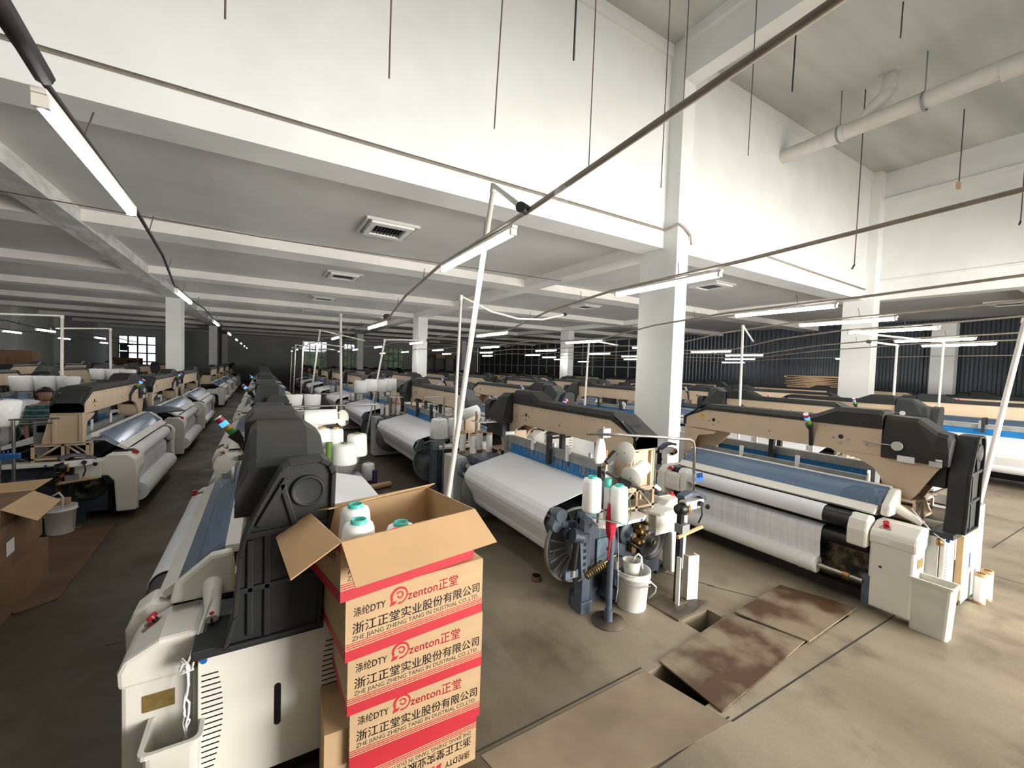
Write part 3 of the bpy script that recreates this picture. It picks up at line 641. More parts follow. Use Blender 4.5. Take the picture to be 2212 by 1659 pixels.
        c = MB()
        if lod == 0:
            for i in range(21):
                z = 0.69-i*0.027; w = 0.05+0.035*math.sin(PI*min(1, (i+3)/20)); c.box(0.335, 0.335+w, 0.0535, 0.0555, z-0.003, z+0.003, GREASE); c.box(0.945-w, 0.945, 0.0535, 0.0555, z-0.003, z+0.003, GREASE)
            c.box(0.637, 0.668, 0.0535, 0.0555, 0.335, 0.525, GREASE)
            for z in (0.335, 0.525): c.cyl((0.6525, 0.0535, z), (0.6525, 0.0555, z), 0.0155, GREASE, n=16)
        else:
            for i in range(8): z = 0.66-i*0.06; c.box(0.34, 0.42, 0.053, 0.0555, z-0.006, z+0.006, GREASE); c.box(0.86, 0.94, 0.053, 0.0555, z-0.006, z+0.006, GREASE)
            c.box(0.64, 0.665, 0.053, 0.0555, 0.33, 0.53, GREASE)
        c.build('louvres', o)
        if lod == 0:
            c = MB(); c.cyl((0.345, 0.056, 0.775), (0.345, 0.030, 0.775), 0.014, BLUEB); c.build('knob', o)
            b = MB(); b.box(0.34, 0.46, 0.10, 0.30, 0.80, 0.835, BLACK); b.tube([(0.36, 0.22, 0.83), (0.36, 0.22, 0.90)], 0.005, GREASE, 6); b.lathe((0.36, 0.22, 0.90), [(0.0, -0.012), (0.011, -0.005), (0.011, 0.005), (0, 0.012)], REDB); b.build('start_lever', t)
            b = MB(); b.lathe((0.30, 0.10, 0.76), [(0.0, 0), (0.032, 0), (0.035, 0.01), (0.032, 0.03), (0.01, 0.03), (0.008, 0.045), (0, 0.045)], BRASS, (0, -1, 0)); b.build('selvedge_wheel', t)
        # machinery on the far end wall
        yE = T-0.06
        b = MB(); b.lathe((0.46, yE, 0.48), [(0.19, 0), (0.19, 0.05), (0.175, 0.055), (0.165, 0.035), (0.06, 0.03), (0.05, 0.07), (0, 0.07)], GREASE, (0, 1, 0), 30); b.cyl((0.46, yE, 0.48), (0.46, yE+0.09, 0.48), 0.02, BRASS); b.build('pulley', t)
        b = MB(); b.lathe((0.24, yE-0.02, 0.56), [(0.09, 0), (0.09, 0.05), (0, 0.05)], DARKB, (0, 1, 0), 20); b.lathe((0.80, yE, 0.62), [(0.11, 0), (0.11, 0.035), (0.09, 0.045), (0.03, 0.045), (0.03, 0.09), (0, 0.09)], DARKB, (0, 1, 0), 22)
        b.box(0.55, 0.80, yE, yE+0.05, 0.20, 0.36, DARKB); b.box(0.95, 1.18, yE, yE+0.02, 0.36, 0.62, STEELB); b.build('gear_housing', t)
        b = MB(); p = [(0.68, 0.64, 0.045), (0.72, 0.70, 0.03), (0.62, 0.60, 0.03), (0.66, 0.54, 0.028), (0.72, 0.54, 0.035), (0.60, 0.70, 0.022)]
        for x, z, r in p: b.lathe((x, yE, z), [(r, 0), (r, 0.08), (r*0.7, 0.1), (r*0.7, 0.12), (0, 0.12)], BRASS, (0, 1, 0), 16)
        b.tube([(0.56, yE+0.05, 0.50), (0.68, yE+0.09, 0.46), (0.82, yE+0.07, 0.55)], 0.012, GREASE, 6); b.tube([(0.88, yE+0.05, 0.40), (0.98, yE+0.06, 0.46), (1.04, yE+0.05, 0.52)], 0.014, GREASE, 6); b.box(0.70, 0.76, yE, yE+0.06, 0.42, 0.62, BRASS); b.build('brass_gearing', t)
        b = MB(); b.cyl((0.98, yE-0.02, 0.26), (0.98, yE+0.16, 0.26), 0.095, STEELB, n=22); b.box(0.88, 1.10, yE-0.02, yE+0.12, 0.06, 0.17, STEELB); b.box(0.93, 1.03, yE, yE+0.13, 0.33, 0.42, GREYP); b.cyl((1.12, yE+0.09, 0.15), (1.12, yE+0.09, 0.30), 0.045, GREASE, n=16); b.build('motor', t)
        b = MB(); b.box(1.31, 1.40, T-0.09, T+0.02, 0.0, 0.86, STEELB); b.box(1.29, 1.42, T-0.11, T+0.04, 0.0, 0.11, STEELB); b.box(1.16, 1.40, T-0.08, T-0.04, 0.80, 0.90, STEELB); b.build('frame_leg', t, bv*0.4)
        if lod == 0:
            b = MB(); n = 9; P = []
            a0, a1 = Vector((1.40, T+0.05, 0.36)), Vector((1.18, T+0.05, 0.43)); d = (a1-a0); u = d.normalized(); s1 = u.orthogonal().normalized(); s2 = u.cross(s1)
            for i in range(n*14+1): q = i/(n*14); P.append(a0+d*q+(s1*math.cos(2*PI*n*q)+s2*math.sin(2*PI*n*q))*0.035)
            b.tube(P, 0.0075, BRASS, 6); b.cyl(a1, a1+u*0.16, 0.009, BRASS); b.cyl(a0-u*0.08, a0, 0.009, RUSTD); b.build('spring', t)
            b = MB(); b.prism([(1.36, 0.74), (1.46, 0.74), (1.47, 0.66), (1.44, 0.36), (1.38, 0.36), (1.36, 0.62)], 'y', T+0.02, T+0.055, STEELB)
            b.cyl((1.50, T-0.02, 0.72), (1.42, T+0.0, 0.70), 0.07, DARKB); b.cyl((1.49, T+0.03, 0.68), (1.52, T+0.03, 0.44), 0.03, GREASE); b.cyl((1.52, T+0.03, 0.46), (1.52, T+0.03, 0.38), 0.022, DULL); b.box(1.46, 1.60, T+0.0, T+0.03, 0.36, 0.43, STEELB)
            for i in range(5): b.box(1.40, 1.43, T+0.054, T+0.057, 0.40+i*0.06, 0.43+i*0.06, GREASE)
            b.build('tension_lever', t)
        b = MB(); b.prism([(0.68, T+0.09), (0.77, T+0.14), (1.22, T+0.14), (1.30, T+0.09), (1.22, T-0.15), (0.66, T-0.15)], 'z', 0.79, 0.822, CREAM)
        if lod == 0:
            for x, y in ((0.80, T+0.145), (1.18, T+0.145)): b.cyl((x, y-0.02, 0.805), (x, y, 0.805), 0.014, BLUEB, n=10)
        b.prism([(0.30, T+0.03), (0.30, T+0.12), (0.56, T+0.16), (0.60, T+0.03)], 'z', 0.80, 0.83, CREAM); b.box(0.30, 0.56, T+0.10, T+0.115, 0.60, 0.80, CREAM)
        b.build('service_shelf', t, bv*0.3)
    return t

ORD = ['first', 'second', 'third', 'fourth', 'fifth', 'sixth', 'seventh', 'eighth', 'ninth', 'tenth', 'eleventh']
PROTO = {}
def place(row, face, X, Y0, T, lod, label):
    """face -1: cloth side towards -X; +1: towards +X. Y0: drive end"""
    k = (round(T, 2), lod)
    rz = 0.0 if face < 0 else PI
    if k not in PROTO:
        o = PROTO[k] = make_loom(T, int(lod), 0.13 if T in (3.45, 3.5) else 0.085); o.location = (X, Y0, 0); o.rotation_euler = (0, 0, rz)
    else: o = dup(PROTO[k], (X, Y0, 0), rz)
    o['label'] = label; o['group'] = 'weaving looms in rows'
    return o
N_, W_ = 2.9, 3.75
XA, XB, XC, XD, XE, XF, XG, XH = -0.57, 3.89, 4.93, 9.39, 10.43, 14.6, 15.9, 21.0
loomA = place('A', -1, XA, 2.34, N_, 0, 'near loom left of the carton stack with big black end cover and white louvred panel')
loomB = place('B', 1, XB, 5.74, N_, 0, 'loom behind the two turquoise-topped cones and white bucket, white warp sheet facing left')
loomC = place('C', -1, XC, 1.10, N_, 0, 'loom with the round yellow 35 sticker and a white cloth roll in front')
place('A', -1, XA, 6.85, 3.5, 1, 'second loom in the row going back from the near black end cover')
place('B', 1, XB, 10.5, W_, 1, 'second loom back in the warp-facing row, directly behind the slanted white pole')
place('L', 1, -1.49, 10.95, 3.45, 0, 'left loom beside the person, wide cloth roll facing the dark aisle')
place('C', -1, XC, 7.1, 4.2, 1, 'loom with lit tower lamp just behind the hump of the two-cone loom')
place('D', 1, XD, 5.95, N_, 1, 'loom directly behind the loom with sticker 35, seen through its arch')
place('D', 1, XD, 10.85, W_, 1, 'loom half hidden behind the left side of the big white pillar')
place('E', -1, XE, 2.65, N_, 1, 'loom two rows behind the loom with sticker 35, black hump by the second pillar')
place('E', -1, XE, 6.75, W_, 1, 'loom with tower lamp just right of the big white pillar')
place('F', 1, XF, 4.3, W_, 1, 'big loom at the right edge with blue healds, behind the slanted right pole')
place('L', 1, -1.49, 15.0, 3.5, 1, 'second loom back in the left row, blue guard beside the white column')
ROWS = {'A': (-1, XA, [11.8, 16.75, 21.7, 26.65, 31.6, 36.5, 41.4], 'row going back from the near black end cover', 2),
        'B': (1, XB, [14.9, 19.4, 23.9, 28.4, 32.9, 37.4, 41.9], 'warp-facing row behind the carton stack', 2),
        'L': (1, -1.49, [19.2, 26.9, 31.4, 35.9, 43.5], 'left row along the dark aisle', 2),
        'C': (-1, XC, [12.2, 16.8, 21.4, 26.0, 30.6, 35.2, 39.8], 'row continuing back from loom 35', 2),
        'D': (1, XD, [15.4, 20.4, 25.2, 29.8, 34.4, 39.0, 43.6], 'row in line with the big white pillar', 2),
        'E': (-1, XE, [11.3, 15.9, 20.5, 25.1, 29.7, 34.3, 38.9], 'row starting right of the big white pillar', 2),
        'F': (1, XF, [9.0, 13.6, 18.2, 22.8, 27.4, 32.0, 36.6], 'row starting at the right edge with blue healds', 1),
        'G': (-1, 18.2, [1.2, 7.0, 11.6, 16.2, 25.4, 30.0], 'second row from the dark metal wall', 0),
        'H': (1, 23.4, [5.2, 9.8, 19.0, 23.6, 28.2], 'last row before the dark metal wall', 0),
        'K': (-1, -5.95, [7.2, 11.9, 16.6, 21.3, 26.0, 30.7, 35.4], 'row left of the standing person', 0),
        'J': (1, -7.0, [20.2, 24.8, 29.4, 34.0, 38.6], 'farthest left row near the bright window', 0)}
for r, (face, X, ys, lab, n0) in ROWS.items():
    for i, y in enumerate(ys):
        lod = 1 if (y < 16 and r in 'ABLCDK') or (r in 'EF' and y < 12) else 2
        place(r, face, X, y, W_ if r not in 'AKJ' else 3.5, lod, '%s loom back in the %s' % (ORD[i+n0], lab))
# number stickers
b = MB(); b.cyl((0.499, 2.62, 1.605), (0.494, 2.62, 1.605), 0.038, YELLOW, n=28); o = b.build('number_sticker', loomC)
b = MB(); text('35', 0.052, REDB, b, (0.4935, 2.647, 1.588), (0, -1, 0), (0, 0, 1), 0.052); b.build('number', o)
# ------------------------------------------------------------------ tube lamps on conduits
lamp0 = thing('tube_lamp', 'lit tube lamp at the upper left, nearest the camera', 'lamp', (0, 0, 0), 0, 'lit tube lamps')
b = MB(); b.cyl((0, -0.58, 0), (0, 0.58, 0), 0.021, LAMP, n=10); b.build('tube', lamp0)
b = MB(); b.box(-0.018, 0.018, -0.61, 0.61, 0.021, 0.038, PVC)
for y in (-0.6, 0.58): b.box(-0.02, 0.02, y, y+0.02, -0.018, 0.034, PVC)
b.build('holder', lamp0)
def lamp(x, y, z, label, rz=0.0, tilt=0.0):
    if not lamp.n: o = lamp0; o.location = (x, y, z)
    else: o = dup(lamp0, (x, y, z))
    o.rotation_euler = (tilt, 0, rz); o['label'] = label; o['group'] = 'lit tube lamps'; lamp.n += 1
lamp.n = 0
LINES = [(-0.62, -0.9, 'over the dark left aisle', [2.55, 7.1, 11.7, 16.2, 20.6, 25.0, 29.5, 34.0]),
         (1.28, 1.62, 'along the near sloping conduit', [2.75, 7.1, 11.6, 16.1, 20.6, 25.1, 29.6]),
         (3.17, 3.75, 'along the conduit crossing before the big pillar', [2.66, 7.1, 11.6, 16.1, 20.6, 25.1]),
         (5.50, 6.1, 'right of the big pillar', [2.78, 7.2, 11.6, 16.1, 20.6, 25.1]),
         (7.17, 8.3, 'in front of the second pillar, upper', [2.76, 7.2, 11.7, 16.1, 20.6]),
         (8.80, 10.7, 'in front of the second pillar, lower', [2.74, 7.2, 11.7, 16.1, 20.6]),
         (11.3, 13.0, 'above the right edge looms, upper', [2.86, 7.6, 12.2, 18.0]),
         (13.0, 16.0, 'above the right edge looms, lower', [2.9, 9.5, 15.0, 21.0]),
         (20.5, 20.5, 'before the dark metal wall', [7.5, 12.5, 17.5, 24.0]),
         (-4.95, -5.1, 'over the left background', [12.0, 16.5, 21.0, 25.5]),
         (-6.6, -6.9, 'over the far left looms', [19.0, 24.0, 29.0, 34.0])]
for x0, x1, nm, ys in LINES:
    P = []
    for i, y in enumerate(ys):
        x = x0 if i == 0 else x1; z = 3.0 if (i == 0 and x0 > -1) or x0 == -0.62 else 2.82
        if x0 == -0.62: z = 3.0 - 0.0*i
        nx = x1-x0 if i == 0 else 0
        lamp(x, y, z, '%s lit tube lamp from the camera, %s' % (ORD[i], nm), math.atan2(-(x1-x0)*0.25, 4.4) if i == 0 else 0.0)
        P.append((x, y, z))
    # the conduit over the lamps
    near = {-0.62: -1.2, 1.28: -1.4}.get(x0, -2.5); a = P[0]; sl = (P[1][0]-a[0])/(P[1][1]-a[1])
    path = [(a[0]-sl*(a[1]-near)*0.6, near, a[2]+0.16), (a[0]-sl*0.4, a[1]-0.8, a[2]+0.065), (a[0]+sl*0.3, a[1]+0.7, a[2]+0.058)]
    for i in range(1, len(P)):
        m = ((P[i-1][0]+P[i][0])/2, (P[i-1][1]+P[i][1])/2, (P[i-1][2]+P[i][2])/2+0.10); path.append(m)
        path.append((P[i][0], P[i][1]-0.7, P[i][2]+0.055)); path.append((P[i][0], P[i][1]+0.7, P[i][2]+0.055))
    t = thing('lamp_conduit', 'dusty conduit carrying the tube lamps %s' % nm, 'conduit', (0, 0, 0), 0, 'lamp conduits')
    b = MB(); b.tube(path, 0.014 if x0 != -0.62 else 0.011, PVCG if x0 > 0 else CABLE, 7); b.build('conduit_pipe', t)
    b = MB()
    for i in range(len(path)-1):
        p = Vector(path[i]).lerp(Vector(path[i+1]), 0.4); b.tube([p, p+Vector((0.02, 0.03, 0.12))], 0.0035, WIRE, 5)
    b.build('tie_wire', t)
    if x0 == -0.62: c = MB(); c.tube([(-0.57, 1.5, 3.09), (-0.585, 1.9, 3.055)], 0.026, CABLE, 8); c.build('cable_wrap', t)
    if x0 == 1.28: c = MB(); c.lathe((1.21, 1.62, 2.98), [(0.0, 0), (0.03, 0.01), (0.035, 0.05), (0.015, 0.09), (0, 0.09)], FILM); c.build('bulb_holder', t)
b = MB(); b.tube([(XL, 8.85, 4.62), (0.0, 8.95, 4.42), (6.8, 9.0, 4.55)], 0.008, WIRE, 5); tag(b.build('ceiling_cable'), 'thin dark cable strung under the first ceiling rib', 'cable')

# ------------------------------------------------------------------ white plastic pole frames carrying the cables
def polef(foot, top, arm, r, label, sag=0.0):
    t = thing('pole_frame', label, 'pole', foot, 0, 'white pole frames'); F = Vector(foot); T = Vector(top)-F; A = Vector(arm)-F
    b = MB(); b.tube([(0, 0, 0), T*0.5, T], r, PVC, 10); b.cyl(T-(T.normalized()*0.05), T+T.normalized()*0.012, r*1.25, PVC); b.build('upright', t)
    b = MB(); m = (T+A)/2-Vector((0, 0, sag)); b.tube([T, T.lerp(m, 0.5)-Vector((0, 0, sag*0.25)), m, m.lerp(A, 0.5)-Vector((0, 0, sag*0.25)), A], r*0.85, PVC, 9); b.build('arm', t)
    b = MB(); b.cyl(A-Vector((0.03, 0.02, 0.005)), A+Vector((0.03, 0.02, 0.005)), r*1.5, CABLE); b.build('tape_joint', t)
polef((1.00, 2.80, 0), (1.44, 2.75, 3.52), (1.215, 1.97, 3.07), 0.019, 'thick slanted white pole rising behind the open carton, joined to the near conduit')
polef((1.86, 4.42, 0), (1.95, 4.45, 3.0), (3.72, 4.80, 2.99), 0.016, 'thin white pole with a long sagging arm right of the slanted pole', 0.16)
polef((1.62, 10.4, 0), (1.60, 10.7, 3.38), (1.66, 6.6, 2.93), 0.03, 'white pole with a square corner left of the slanted pole')
polef((1.35, 15.9, 0), (1.72, 15.9, 3.3), (3.2, 15.6, 3.0), 0.028, 'thin leaning white pole back in the row gap, left of centre')
polef((2.15, 10.6, 0), (2.62, 10.6, 2.8), (3.7, 10.5, 2.85), 0.022, 'white pole standing at the second warp-facing loom')
polef((7.05, 8.2, 0), (7.20, 8.25, 2.98), (8.3, 8.3, 2.9), 0.026, 'leaning white pole behind the hump of the two-cone loom')
polef((7.1, 4.15, 0), (7.12, 4.2, 3.05), (8.7, 4.9, 2.9), 0.02, 'slanting white pole just right of the big pillar')
polef((11.3, 6.65, 0), (11.3, 6.65, 3.0), (12.6, 7.4, 2.9), 0.026, 'upright white pole midway between the two big pillars')
polef((12.5, 3.75, 0), (12.5, 3.75, 3.0), (11.4, 3.9, 3.02), 0.026, 'white pole in front of the far right wall pillar, left one')
polef((12.5, 3.0, 0), (12.55, 3.0, 3.05), (9.3, 3.4, 3.04), 0.022, 'white pole in front of the far right wall pillar, right one')
polef((7.2, 1.42, 0), (8.1, 1.22, 3.0), (8.6, 1.2, 3.0), 0.030, 'thick slanted white pole at the right edge behind the loom with sticker 35')
polef((-3.65, 12.5, 0), (-3.62, 12.5, 3.0), (-5.0, 12.0, 2.9), 0.026, 'white pole with a square corner above the standing person')
polef((-3.9, 17.0, 0), (-3.9, 17.0, 3.0), (-5.0, 16.6, 2.9), 0.03, 'grey white pole in the left background')
for x, y, l in ((1.5, 21, 'left'), (1.5, 26, 'middle'), (1.6, 31, 'right')): polef((x, y, 0), (x+0.1, y, 3.1), (x+2.1, y-0.4, 2.9), 0.03, 'far thin white pole in front of the dark green window, %s' % l)

# ------------------------------------------------------------------ cartons
def swirl(mb, O, R, U, s):
    P = lambda x, y: Vector(O)+R*(x*s)+U*(y*s)+R.cross(U)*0.0008
    def band(a, c):
        for i in range(len(a)-1): mb.add([P(*a[i]), P(*a[i+1]), P(*c[i+1]), P(*c[i])], [(0, 1, 2, 3)], REDP)
    n = 22; o1 = []; i1 = []
    for k in range(n+1):
        a = math.radians(205-285*k/n); o1.append((0.55+0.52*math.cos(a), 0.50+0.50*math.sin(a))); i1.append((0.58+0.40*math.cos(a), 0.48+0.38*math.sin(a)))
    band(o1, i1); o2 = []; i2 = []
    for k in range(n+1):
        a = math.radians(150-330*k/n); r = 0.26-0.10*k/n; o2.append((0.60+r*math.cos(a), 0.50+r*math.sin(a))); i2.append((0.60+(r-0.085)*math.cos(a), 0.50+(r-0.085)*math.sin(a)))
    band(o2, i2)
    mb.add([P(0, 0.0), P(0.32, 0.06), P(0.44, 0.26), P(0.30, 0.22), P(0.10, 0.30)], [(0, 1, 2, 3, 4)], REDP); mb.add([P(0.44, 0.02), P(0.62, 0.0), P(0.66, 0.12), P(0.50, 0.12)], [(0, 1, 2, 3)], REDP)
def printing(mb, w, h, y, flip=False, full=True):
    """front print on the face at local y (facing -y), carton centred on x"""
    if not flip: O = Vector((-w/2, y, 0)); R = Vector((1, 0, 0)); U = Vector((0, 0, 1))
    else: O = Vector((w/2, y, h)); R = Vector((-1, 0, 0)); U = Vector((0, 0, -1))
    def rect(x0, x1, z0, z1):
        N = Vector((0, -1, 0)); mb.add([O+R*a+U*c+N*0.0008 for a, c in ((x0, z0), (x1, z0), (x1, z1), (x0, z1))], [(0, 1, 2, 3)], REDP)
    rect(0, w, 0.0, 0.050); rect(0, w, 0.056, 0.0605); rect(0, w, 0.066, 0.0705); rect(0, w, 0.076, 0.0795)
    if not full: return
    N = Vector((0, -1, 0))
    def tx(s, size, m, x, z, width):
        q = MB(); text(s, size, m, q, O+R*x+U*z, R, U, width)
        mb.add([v for v in q.v], q.f, m)
    tx('ZHE JIANG ZHENG TANG IN DUSTRIAL CO.,LTD.', 0.030, BLKP, 0.03, 0.088, w-0.055)
    tx('浙江正堂实业股份有限公司', 0.056, BLKP, 0.03, 0.122, w-0.05)
    tx('浙江正堂实业股份有限公司', 0.056, BLKP, 0.0315, 0.1232, w-0.05)
    tx('涤纶DTY', 0.046, BLKP, 0.035, 0.200, 0.145); tx('涤纶DTY', 0.046, BLKP, 0.0362, 0.201, 0.145)
    swirl(mb, O+R*0.20+U*0.192, R, U, 0.085)
    tx('zenton正堂', 0.062, REDP, 0.29, 0.200, 0.275); tx('zenton正堂', 0.062, REDP, 0.2914, 0.2013, 0.275)
def carton(loc, rz, w, d, h, label, mode='print', m=None, group='stacked yarn cartons'):
    m = m or CARD; t = thing('carton', label, 'carton', loc, rz, group); th = 0.006
    b = MB()
    if mode != 'open': b.box(-w/2, w/2, 0, d, 0, h, m)
    else:
        b.box(-w/2, w/2, 0, d, 0, th, m)
        for x0, x1, y0, y1 in ((-w/2, w/2, 0, th), (-w/2, w/2, d-th, d), (-w/2, -w/2+th, th, d-th), (w/2-th, w/2, th, d-th)): b.box(x0, x1, y0, y1, th, h, m)
    b.build('body', t)
    if mode in ('print', 'flip', 'open'):
        b = MB(); printing(b, w, h, 0.0, mode == 'flip', True)
        N = Vector((-1, 0, 0)); x = -w/2-0.0008
        z = (0.0, 0.05) if mode != 'flip' else (h-0.05, h)
        b.add([(x, d, z[0]), (x, 0, z[0]), (x, 0, z[1]), (x, d, z[1])], [(0, 1, 2, 3)], REDP)
        if mode == 'open': text('化纤', 0.07, BLKP, b, (-w/2, 0.20, 0.16), (0, -1, 0), (0, 0, 1), 0.15); b.add([(x, d, h-0.05), (x, 0, h-0.05), (x, 0, h), (x, d, h)], [(0, 1, 2, 3)], REDP)
        b.build('printing', t)
    if mode == 'print' or mode == 'flip':
        b = MB()                                              # closed lid flaps and stitching along the corner
        b.box(-w/2+0.002, w/2-0.002, 0.002, d/2-0.002, h, h+0.006, m); b.box(-w/2+0.002, w/2-0.002, d/2+0.002, d-0.002, h, h+0.006, m); b.build('lid_flap', t)
        b = MB()
        for i in range(6): b.box(-w/2-0.001, -w/2+0.001, 0.02, 0.026, 0.03+i*h/6.5, 0.045+i*h/6.5, PAPER)
        b.build('stitching', t)
    return t
tilt = (0.10, 0.06, -0.02, -0.05, 0.02)
carton((0.715, 2.02, 0.0), 0.00, 0.66, 0.46, 0.265, 'bottom carton of the near stack, printed upside down', 'flip')
carton((0.71, 2.005, 0.271), -0.03, 0.68, 0.47, 0.283, 'printed carton second from the floor in the near stack')
carton((0.70, 1.985, 0.560), 0.015, 0.70, 0.48, 0.296, 'middle printed carton of the near stack')
carton((0.685, 1.955, 0.862), 0.10, 0.72, 0.48, 0.292, 'printed carton just under the open one in the near stack')
OX, OY, OZ, OR, OW, OD, OH = 0.649, 1.9535, 1.159, 0.19, 0.715, 0.50, 0.27
def L_(x, y, z): return Matrix.Rotation(-OR, 4, 'Z') @ (Vector((x, y, z))-Vector((OX, OY, OZ)))
oc = carton((OX, OY, OZ), OR, OW, OD, OH, 'open carton on top of the near stack with white cones inside', 'open')
def flap(name, pts, parent, th=0.005, m=CARDIN):
    b = MB(); P = [Vector(p) for p in pts]; n = (P[1]-P[0]).cross(P[2]-P[0]).normalized(); k = len(P)
    b.add(P+[p+n*th for p in P], [tuple(range(k)), tuple(range(2*k-1, k-1, -1))]+[(i, (i+1) % k, k+(i+1) % k, k+i) for i in range(k)], m); return b.build(name, parent)
w2 = OW/2
flap('front_flap', [(-w2, -0.003, OH), (w2, -0.003, OH), L_(1.053, 1.86, 1.298), L_(0.33, 1.72, 1.30)], oc)
flap('left_flap', [(-w2, OD, OH), (-w2, 0, OH), L_(0.104, 1.85, 1.327), L_(0.0635, 2.30, 1.342)], oc)
flap('back_flap', [(-w2, OD+0.003, OH), (w2, OD+0.003, OH), (w2+0.02, OD-0.05, OH+0.035), (-w2+0.07, OD-0.13, OH+0.03)], oc)
b = MB(); b.tube([(-0.02, -0.005, OH+0.008), (-0.07, -0.06, OH-0.035), (-0.10, -0.10, OH-0.068), (-0.17, -0.15, OH-0.108), (-0.25, -0.168, OH-0.125), (-0.30, -0.165, OH-0.13), (-0.33, -0.12, OH-0.09)], 0.0022, PAPER, 5)
b.tube([(-w2-0.01, 0.1, OH+0.01), (-w2-0.10, 0.16, OH-0.03), (-w2-0.20, 0.20, OH-0.075), (-w2-0.245, 0.22, OH-0.095), (-w2-0.255, 0.24, OH-0.52)], 0.0018, PAPER, 5)
for i in range(16): x = w2-0.06+0.10*i/16; b.lathe((x, -0.165-0.004*(i % 3), OH-0.125+0.005*math.sin(i)), [(0, -0.008), (0.007+0.002*(i % 3), 0), (0, 0.009)], PAPER, (1, 0.2, 0), 6)
tag(b.build('loose_thread'), 'loose white thread trailing over the flaps of the open carton', 'thread')
carton((0.325, 2.06, 0.0), -0.06, 0.12, 0.34, 0.44, 'plain brown carton squeezed between the near stack and the white panel', 'plain')

# yarn cones
def cone_obj(label, loc, ring=TEAL, r0=0.088, r1=0.070, h=0.22, rot=None, wrap=False, group='white yarn cones'):
    t = thing('yarn_cone', label, 'yarn cone', loc, 0, group)
    b = MB(); b.lathe((0, 0, 0.012), [(0.03, 0), (r0*0.93, 0.003), (r0, 0.02), (r1, h-0.02), (r1*0.90, h), (0.036, h+0.006)], CONE, n=26); b.build('yarn', t)
    b = MB(); b.lathe((0, 0, h), [(0.028, -0.05), (0.028, 0.034), (0.034, 0.036), (0.038, 0.028), (0.037, 0.008), (0.038, 0.0)], ring, n=20, caps=False); b.lathe((0, 0, 0.0), [(0.0, 0.002), (0.045, 0.0), (0.045, 0.012), (0.0, 0.012)], ring, n=18); b.build('tube', t)
    if wrap:
        b = MB(); n = 14; R = []
        rnd = random.Random(hash(label) % 1000)
        for rr, z in ((0.05, h+0.03), (r1*1.1, h), (r0*1.08, 0.05), (r0*0.9, -0.02), (r0*0.55, -0.09), (r0*0.75, -0.17)): R.append([Vector((rr*(1+0.16*rnd.random())*math.cos(2*PI*k/n), rr*(1+0.16*rnd.random())*math.sin(2*PI*k/n), z+0.02*rnd.random())) for k in range(n)])
        b.loft(R, FILM, False, True); b.build('plastic_film', t)
    if rot: t.rotation_euler = rot
    return t
def on_box(x, y, z): return Matrix.Rotation(OR, 4, 'Z') @ Vector((x, y, z)) + Vector((OX, OY, OZ))
cone_obj('front cone with a turquoise ring inside the open carton', on_box(-0.235, 0.115, 0.055), r0=0.088)
cone_obj('rear cone with a turquoise ring inside the open carton, under the back flap', on_box(-0.175, 0.31, 0.065), r0=0.088)
cone_obj('cone low in the open carton behind the front flap', on_box(-0.02, 0.115, -0.005), r0=0.088)

# old dark cartons at the left edge
carton((-2.10, 4.80, 0), 0.0, 0.62, 1.0, 0.40, 'dark old carton on the floor at the left edge', 'plain', CARDD, 'dark cartons at the left edge')
lc = carton((-2.12, 4.95, 0.40), 0.05, 0.60, 0.95, 0.34, 'dark old carton second in the left edge stack, with a torn label', 'plain', CARDD, 'dark cartons at the left edge')
tc = carton((-2.10, 5.15, 0.74), 0.0, 0.46, 0.60, 0.14, 'open old carton on top of the left edge stack', 'plain', CARDD, 'dark cartons at the left edge')
flap('right_flap', [(0.23, 0, 0.14), (0.23, 0.60, 0.14), (0.42, 0.58, 0.03), (0.43, 0.05, 0.0)], tc, m=CARD); flap('back_flap', [(-0.23, 0.6, 0.14), (0.23, 0.6, 0.14), (0.30, 0.80, 0.20), (-0.23, 0.80, 0.18)], tc, m=CARD); flap('front_flap', [(-0.23, 0, 0.14), (0.23, 0, 0.14), (0.2, -0.2, 0.14), (-0.23, -0.2, 0.14)], tc, m=CARD)
b = MB(); b.box(0.301, 0.303, 0.15, 0.30, 0.08, 0.2, PAPER); b.build('address_label', lc)
def bin_(label, loc, lx, ly, h, rz=0.0, m=BINM, cat='bin'):
    t = thing('plastic_bin', label, cat, loc, rz); k = 0.86; b = MB()
    def rr(a, c, z, r=0.03): return [(x+sx*(a-r), y+sy*(c-r), z) for sx, sy, pts in ((1, 1, 0), (-1, 1, 1), (-1, -1, 2), (1, -1, 3)) for x, y in [(r*math.cos(math.radians(q+90*pts)), r*math.sin(math.radians(q+90*pts))) for q in (0, 30, 60, 90)]]
    b.loft([rr(lx/2*k, ly/2*k, 0), rr(lx/2, ly/2, h-0.02), rr(lx/2+0.014, ly/2+0.014, h-0.02), rr(lx/2+0.014, ly/2+0.014, h), rr(lx/2-0.004, ly/2-0.004, h), rr(lx/2*k-0.006, ly/2*k-0.006, 0.01)], m)
    b.build('tub', t); return t
bin_('white plastic waste bin at the drive end of the near left loom', (XA+0.235, 2.40, 0), 0.20, 0.24, 0.485)
bin_('dirty white waste bin beside the loom with sticker 35', (XC+0.11, 1.165, 0), 0.17, 0.29, 0.47)
bin_('white bin cut off at the left edge beside the dark cartons', (-1.80, 4.25, 0), 0.30, 0.42, 0.42)
